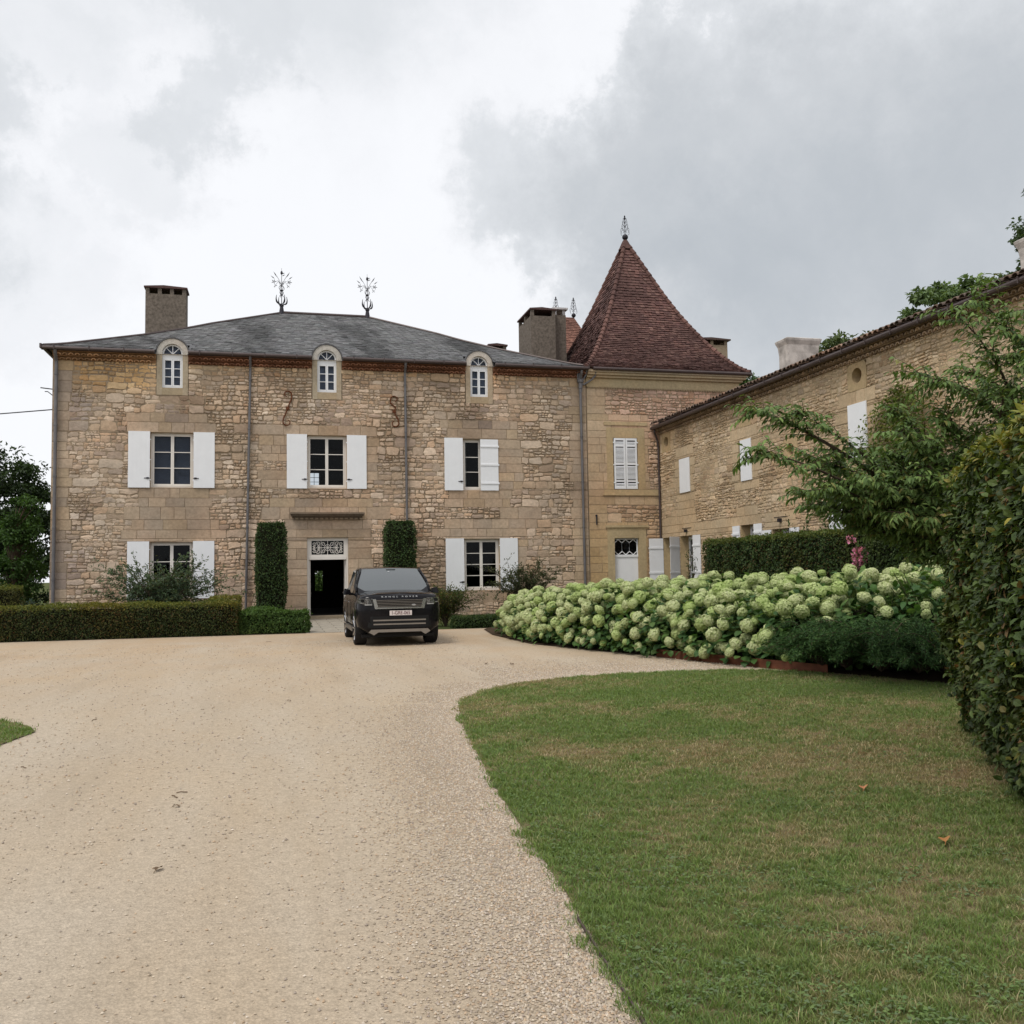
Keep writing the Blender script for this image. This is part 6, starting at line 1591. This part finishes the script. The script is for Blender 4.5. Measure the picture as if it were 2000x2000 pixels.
def _cg(nt, N, L):
    q = NB(nt); n = N.new('ShaderNodeBsdfPrincipled'); n.inputs['Base Color'].default_value = (.050, .060, .064, 1)
    n.inputs['Roughness'].default_value = .03; n.inputs['IOR'].default_value = 2.1; q.out(n.outputs[0])
M['carglass'] = mat('car_glass', _cg)
def _lens(nt, N, L):
    q = NB(nt); p = q.geo(); c = q.mix(q.ramp(q.noise(p, 30, 2), .4, .6), (.03, .03, .032), (.16, .165, .17)); q.out(q.bsdf(c, .12, .6, .3, None, 1.))
M['lens'] = mat('lamp_lens', _lens)

CX, CY = 2.765, 22.22
car = thing('suv_car', 'dark charcoal luxury SUV parked in front of the open front door', 'car', (CX, CY, 0))
def cP(x, y, z): return (CX+x, CY+y, z)
def loft(st, mats, name, parent, mi=0):
    """stations: (y, [(x,z)...half profile from bottom centre to top centre])"""
    mb = MB(); rings = []
    for y, pr in st:
        r = [cP(x, y, z) for x, z in pr]; l = [cP(-x, y, z) for x, z in pr[::-1] if x > 1e-6]
        rings.append(r+l)
    n = len(rings[0]); V = np.concatenate([np.array(r) for r in rings])
    fs = [(k*n+i, k*n+(i+1) % n, (k+1)*n+(i+1) % n, (k+1)*n+i) for k in range(len(rings)-1) for i in range(n)]
    fs += [tuple(range(n))[::-1], tuple((len(rings)-1)*n+i for i in range(n))]
    mb.add(V, fs, mi); o = mb.build(name, mats, parent, True)
    return o
ST = []
WR, FAX, RAX = .395, .90, 3.90
ys = [0, .035, .09, .18, .32, .47, .55, .66, .78, .90, 1.02, 1.14, 1.25, 1.33, 1.40, 1.9, 2.6, 3.3, 3.46, 3.55, 3.66, 3.78, 3.90, 4.02, 4.14, 4.25, 4.34, 4.45, 4.75, 4.95, 5.03, 5.06]
for y in ys:
    e = interp(y, [(0, .70), (.035, .84), (.09, .915), (.18, .965), (.32, .995), (.6, 1.015), (4.4, 1.015), (4.75, .985), (4.95, .93), (5.06, .80)])
    top = interp(y, [(0, 1.125), (.035, 1.165), (.09, 1.19), (.18, 1.205), (.5, 1.222), (1.2, 1.25), (1.4, 1.255), (1.41, 1.20), (4.7, 1.20), (4.95, 1.15), (5.06, 1.0)])
    zb = interp(y, [(0, .40), (.035, .33), (.09, .29), (.3, .27), (.5, .27), (4.6, .27), (4.9, .40), (5.06, .50)])
    arch = .46
    for c in (FAX, RAX):
        q = (WR+.075)**2-(y-c)**2
        if q > 0: arch = max(arch, WR+math.sqrt(q)-.01)
    if y <= .32: arch = .45
    x0 = min(.69, e-.12)
    pr = [(0, zb), (x0, zb), (e-.035, arch), (e-.004, max(arch+.03, .60)), (e, max(arch+.07, .82)), (e-.012, max(arch+.10, 1.0)), (e-.05, 1.085 if y > .04 else 1.06), (e-.085, top-.035), (e-.16, top-.006), (0, top+.022)]
    ST.append((y, pr))
body = loft(ST, [M['paint']], 'body', car)
md = body.modifiers.new('edge', 'EDGE_SPLIT'); md.split_angle = math.radians(38)
# cabin: pillars and roof
GH = [(1.18, .90, 1.245), (1.55, .885, 1.50), (2.02, .78, 1.795), (2.25, .745, 1.835), (3.2, .745, 1.85), (4.3, .725, 1.81), (4.62, .74, 1.72), (4.93, .83, 1.30)]
cab = []
for y, w, z in GH:
    b = 1.19; cab.append((y, [(0, b), (.955 if y < 4.7 else .90, b), (w+ (.955-w)*.5*(z < 1.6)+.0*z, b+(z-b)*.5 if z > 1.6 else b+(z-b)*.6), (w+.005, z-.045), (w-.035, z-.008), (0, z+.022)]))
o = loft(cab, [M['paint']], 'cabin', car); md = o.modifiers.new('edge', 'EDGE_SPLIT'); md.split_angle = math.radians(30)
def panel(name, pts, th, m, parent=car, mi=0):
    """thin plate through the given outer outline, thickened along its normal"""
    p = np.array([cP(*q) for q in pts]); n = np.cross(p[1]-p[0], p[2]-p[0]); n /= np.linalg.norm(n); k = len(p)
    mb = MB(); mb.add(np.concatenate([p, p-n*th]), [tuple(range(k)), tuple(range(2*k-1, k-1, -1))]+[(i, k+i, k+(i+1) % k, (i+1) % k) for i in range(k)])
    return mb.build(name, M[m], parent)
# windscreen: slightly curved, proud of the pillars
mb = MB(); n = 12; R_ = []
for t in np.linspace(0, 1, 6):
    w = .905*(1-t)**1.2+.70*(1-(1-t)**1.2); yy = 1.215+(2.0-1.215)*t; zz = 1.272+(1.812-1.272)*t+.035*math.sin(t*math.pi)
    xs = np.linspace(-1, 1, n); R_.append(np.stack([CX+w*xs, CY+yy-.018+.05*xs**2-.0, zz+.016-.022*xs**2+0*xs], 1))
V = np.concatenate(R_); mb.add(V, [(k*n+i, k*n+i+1, (k+1)*n+i+1, (k+1)*n+i) for k in range(5) for i in range(n-1)])
ws = mb.build('windscreen', M['carglass'], car, True)
mb = MB(); mb.box(CX-.10, CX+.13, CY+1.90, CY+1.92, 1.755, 1.80); mb.build('sensor_housing', M['blackplastic'], ws)
mb = MB(); mb.box(CX-.075, CX-.03, CY+1.80, CY+1.802, 1.742, 1.756); mb.build('sticker', M['white'], ws)
for s in (-1, 1):
    panel('side_window', [(s*.945, 1.72, 1.225), (s*.955, 2.75, 1.225), (s*.775, 2.75, 1.79), (s*.80, 2.12, 1.765)], .012*s, 'carglass')
    panel('side_window', [(s*.957, 2.82, 1.225), (s*.95, 3.75, 1.225), (s*.772, 3.75, 1.79), (s*.777, 2.82, 1.79)], .012*s, 'carglass')
    # black A pillar trim beside the glass
    mb = MB(); mb.tube([cP(s*.905, 1.20, 1.262), cP(s*.865, 1.56, 1.53), cP(s*.745, 2.0, 1.812)], .026, 6); mb.build('windscreen_pillar', M['paint'], car, True)
# bonnet: raised centre panel with two creases
mb = MB(); xs = np.array([-.72, -.62, -.52, -.25, 0, .25, .52, .62, .72]); hz = np.array([.0, .012, .030, .036, .038, .036, .030, .012, 0]); R_ = []
for y in (.10, .22, .5, .85, 1.18):
    top = interp(y, [(0, 1.125), (.09, 1.19), (.18, 1.205), (.5, 1.222), (1.2, 1.25)])
    k = interp(y, [(.1, .25), (.25, .9), (1.18, .8)]); R_.append(np.stack([CX+xs*(1+.06*y), np.full(9, CY+y), top+.004+.016*(1-(xs/.75)**2)+hz*k*.8], 1))
mb.add(np.concatenate(R_), [(k*9+i, k*9+i+1, k*9+10+i, k*9+9+i) for k in range(4) for i in range(8)]); mb.build('bonnet', M['paint'], car, True)
# wheels
def wheel(x, y):
    mb = MB(); s = 1 if x > 0 else -1; an = np.arange(28)*2*np.pi/28
    prof = [(.30, -.135), (.365, -.145), (.388, -.125), (.395, -.07), (.395, .07), (.388, .125), (.365, .145), (.30, .135)]
    V = np.concatenate([np.stack([np.full(28, CX+x+o_), CY+y+r*np.cos(an), WR+r*np.sin(an)], 1) for r, o_ in prof])
    F = [(k*28+i, k*28+(i+1) % 28, (k+1)*28+(i+1) % 28, (k+1)*28+i) for k in range(7) for i in range(28)]
    mb.add(V, F); 
    for k in range(5):                                   # tread grooves
        xo = CX+x-.10+.05*k
        V = np.concatenate([np.stack([np.full(28, xo+d), CY+y+.3965*np.cos(an), WR+.3965*np.sin(an)], 1) for d in (-.017, .017)]); mb.add(V, [(i, (i+1) % 28, 28+(i+1) % 28, 28+i) for i in range(28)])
    ty = mb.build('wheel', M['rubber'], car, True)
    mb = MB()
    V = np.concatenate([np.stack([np.full(28, CX+x+s*o_), CY+y+r*np.cos(an), WR+r*np.sin(an)], 1) for r, o_ in ((.305, .135), (.29, .125), (.27, .06), (.08, .075), (.001, .085))])
    mb.add(V, [(k*28+i, k*28+(i+1) % 28, (k+1)*28+(i+1) % 28, (k+1)*28+i) for k in range(4) for i in range(28)], 1)
    for k in range(10):
        a = k*math.pi/5; c, s_ = math.cos(a), math.sin(a)
        mb.tube([(CX+x+s*.10, CY+y+c*.05, WR+s_*.05), (CX+x+s*.115, CY+y+c*.17, WR+s_*.17), (CX+x+s*.128, CY+y+c*.29, WR+s_*.29)], [.028, .02, .024], 6, 0)
    mb.build('rim', [M['chrome'], M['blackplastic']], ty)
for x, y in ((-.85, FAX), (.85, FAX), (-.85, RAX), (.85, RAX)): wheel(x, y)
# front: grille, lamps, bumper, plate
def fbox(mb, x0, x1, z0, z1, y0=-.02, y1=.02, mi=0): mb.box(CX+x0, CX+x1, CY+y0, CY+y1, z0, z1, mi)
PC = lambda u, v, d: np.stack([CX+np.asarray(u, float)+0*np.asarray(v), CY-np.asarray(d, float)+0*np.asarray(u, float), np.asarray(v, float)+0*np.asarray(u, float)], -1)
mb = MB(); mb.prism([(-.60, 1.085), (-.545, .895), (.545, .895), (.60, 1.085)], -.01, .006, PC); gr = mb.build('grille', M['blackplastic'], car)
mb = MB()
for k in range(5):
    z = .925+.036*k; w = .535+.05*(z-.895)/.19
    mb.prism([(-w, z-.0045), (w, z-.0045), (w, z+.0045), (-w, z+.0045)], .0065, .022, PC)
mb.build('grille_bars', M['bronze'], gr)
mb = MB()
mb.prism([(-.63, 1.10), (-.555, 1.10), (-.505, .915), (-.575, .87)], .004, .030, PC); mb.prism([(.63, 1.10), (.575, .87), (.505, .915), (.555, 1.10)], .004, .030, PC)
mb.prism([(-.574, .871), (-.535, .905), (.535, .905), (.574, .871)], .005, .029, PC)
mb.build('grille_surround', M['chrome'], gr)
mb = MB(); mb.prism([(.33+.05*math.cos(a), .955+.020*math.sin(a)) for a in np.linspace(0, 6.28, 13)[:-1]], .022, .027, PC); mb.build('badge', M['badge'], gr)
for s in (-1, 1):
    mb = MB(); top = [(.63, .012), (.72, .0), (.80, .025), (.88, .075), (.945, .165), (.965, .22)]
    V = []
    for x, y in top:
        zt = 1.115; zb_ = 1.00 if x > .8 else .955
        for z in (zb_, zt): V += [cP(s*x, y-.022, z)]
    V = np.array(V); Vb = V+np.array([0, .03, 0]); n = len(V)
    fs = [(2*i, 2*i+2, 2*i+3, 2*i+1) for i in range(5)]+[(2*i, n+2*i, n+2*i+2, 2*i+2) for i in range(5)]+[(2*i+1, 2*i+3, n+2*i+3, n+2*i+1) for i in range(5)]+[(0, 1, n+1, n), (10, n+10, n+11, 11)]
    mb.add(np.concatenate([V, Vb]), fs); hl = mb.build('headlight', M['lens'], car)
    mb = MB(); mb.lathe([(.001, .0), (.035, .0), (.042, .012)], (0, 0, 0), 12); v = mb.v[0].copy(); mb.v[0] = np.stack([CX+s*.86+v[:, 0], CY+.052-.038-v[:, 2], 1.062+v[:, 1]], 1); mb.build('projector', M['blackplastic'], hl)
    mb = MB(); a, b_ = sorted((s*.645, s*.80)); mb.box(CX+a, CX+b_, CY-.032, CY-.024, .962, .982); a, b_ = sorted((s*.80, s*.90)); mb.box(CX+a, CX+b_, CY+.03, CY+.045, 1.008, 1.022); mb.build('light_bar', M['badge'], hl)
    # door mirror
    mb = MB(); 
    for (x0, x1, y0, y1, z0, z1) in ((1.00, 1.20, 1.56, 1.72, 1.17, 1.34),):
        vv = np.array([(x0, y0+.05, z0+.03), (x1-.03, y0, z0+.01), (x1-.03, y1, z0+.01), (x0, y1, z0+.03), (x0+.02, y0+.05, z1-.03), (x1-.05, y0+.03, z1), (x1-.05, y1, z1), (x0+.02, y1, z1-.03), (x1, y0+.06, z0+.07), (x1, y1, z0+.07)])
        vv = np.array([cP(s*a_, b2, c2) for a_, b2, c2 in vv]); mb.add(vv, [(0, 1, 5, 4), (3, 7, 6, 2), (0, 4, 7, 3), (0, 3, 2, 1), (4, 5, 6, 7), (1, 8, 5), (2, 6, 9), (1, 2, 9, 8), (8, 9, 6, 5)])
    mb.tube([cP(s*.95, 1.70, 1.20), cP(s*1.05, 1.66, 1.20)], .03, 6)
    mr = mb.build('door_mirror', M['paint'], car)
    # doors: shut lines and handles
    for y0 in (1.62, 2.78): 
        mb = MB(); mb.box(CX+s*1.0155-.004, CX+s*1.0155+.004, CY+y0-.006, CY+y0+.006, .50, 1.08); mb.build('door_gap', M['blackplastic'], car)
    for y0 in (2.5, 3.62):
        mb = MB(); a, b_ = sorted((s*1.010, s*1.022)); mb.box(CX+a, CX+b_, CY+y0-.12, CY+y0+.08, .985, 1.01); mb.build('door_handle', M['chrome'], car)
    mb = MB(); a, b_ = sorted((s*.93, s*1.005)); mb.box(CX+a, CX+b_, CY+1.42, CY+3.40, .30, .40); mb.build('sill', M['bronze'], car)
mb = MB()
xs = np.linspace(-.90, .90, 21); yo = .004-.125*np.clip((np.abs(xs)-.66)/.25, 0, 1)**1.4; R_ = []
for z, sh in ((.43, .97), (.455, 1.), (.56, 1.), (.68, 1.), (.70, .985)): R_.append(np.stack([CX+xs*sh, CY-yo-.006, np.full(21, z)], 1))
mb.add(np.concatenate(R_), [(k*21+i, k*21+i+1, k*21+22+i, k*21+21+i) for k in range(4) for i in range(20)])
ba = mb.build('bumper_intake', M['blackplastic'], car)
for z, w in ((.605, .85), (.515, .84)):
    mb = MB(); xs = np.linspace(-w, w, 15); yo = .012-.10*np.clip((np.abs(xs)-.62)/.25, 0, 1)**1.5
    V = np.concatenate([np.stack([CX+xs, CY-yo, np.full(15, z-.016)], 1), np.stack([CX+xs, CY-yo, np.full(15, z+.016)], 1), np.stack([CX+xs, CY-yo+.03, np.full(15, z-.016)], 1), np.stack([CX+xs, CY-yo+.03, np.full(15, z+.016)], 1)])
    mb.add(V, [(i, i+1, 16+i, 15+i) for i in range(14)]+[(15+i, 16+i, 46+i, 45+i) for i in range(14)]+[(i, 30+i, 31+i, i+1) for i in range(14)]+[(0, 15, 45, 30), (14, 44, 59, 29)]); mb.build('bumper_strip', M['bronze'], ba)
mb = MB(); mb.box(CX-.50, CX+.50, CY-.006, CY+.004, .545, .575); mb.build('sensor_strip', M['bronze'], ba)
mb = MB(); mb.prism([(-.66, .395), (-.72, .335), (-.60, .265), (-.50, .33), (.50, .33), (.60, .265), (.72, .335), (.66, .395)], -.08, .008, PC); mb.build('skid_plate', M['bronze'], car)
mb = MB(); fbox(mb, -.235, .285, .715, .828, -.012, .003); pl = mb.build('number_plate', M['plate'], car)
def text(body_, size, loc, rx, m, name, parent, sx=1., sp=1., off=0.):
    c = bpy.data.curves.new(name, 'FONT'); c.body = body_; c.size = size; c.align_x = 'CENTER'; c.align_y = 'CENTER'; c.extrude = .002; c.space_character = sp; c.offset = off
    c.materials.append(M[m]); o = bpy.data.objects.new(name, c); COL.objects.link(o)
    dg = bpy.context.evaluated_depsgraph_get(); me = bpy.data.meshes.new_from_object(o.evaluated_get(dg)); bpy.data.objects.remove(o); bpy.data.curves.remove(c)
    o = bpy.data.objects.new(name, me); COL.objects.link(o); o.parent = parent
    if len(me.materials) == 0: me.materials.append(M[m])
    if parent.parent is None: o.matrix_parent_inverse = Matrix.Translation(-Vector(parent.location))
    o.location = loc; o.rotation_euler = (rx, 0, 0); o.scale = (sx, 1, 1); return o
text('1-GRE-065', .116, cP(.025, -.0145, .770), math.pi/2, 'plateink', 'plate_number', pl, .86)
text('RANGE ROVER', .056, cP(0, .006, 1.148), math.radians(52), 'badge', 'bonnet_lettering', car, 1.35, 1.9)
mb = MB(); mb.box(CX-.85, CX+.85, CY+.3, CY+4.6, .20, .27); mb.build('underbody', M['blackplastic'], car)
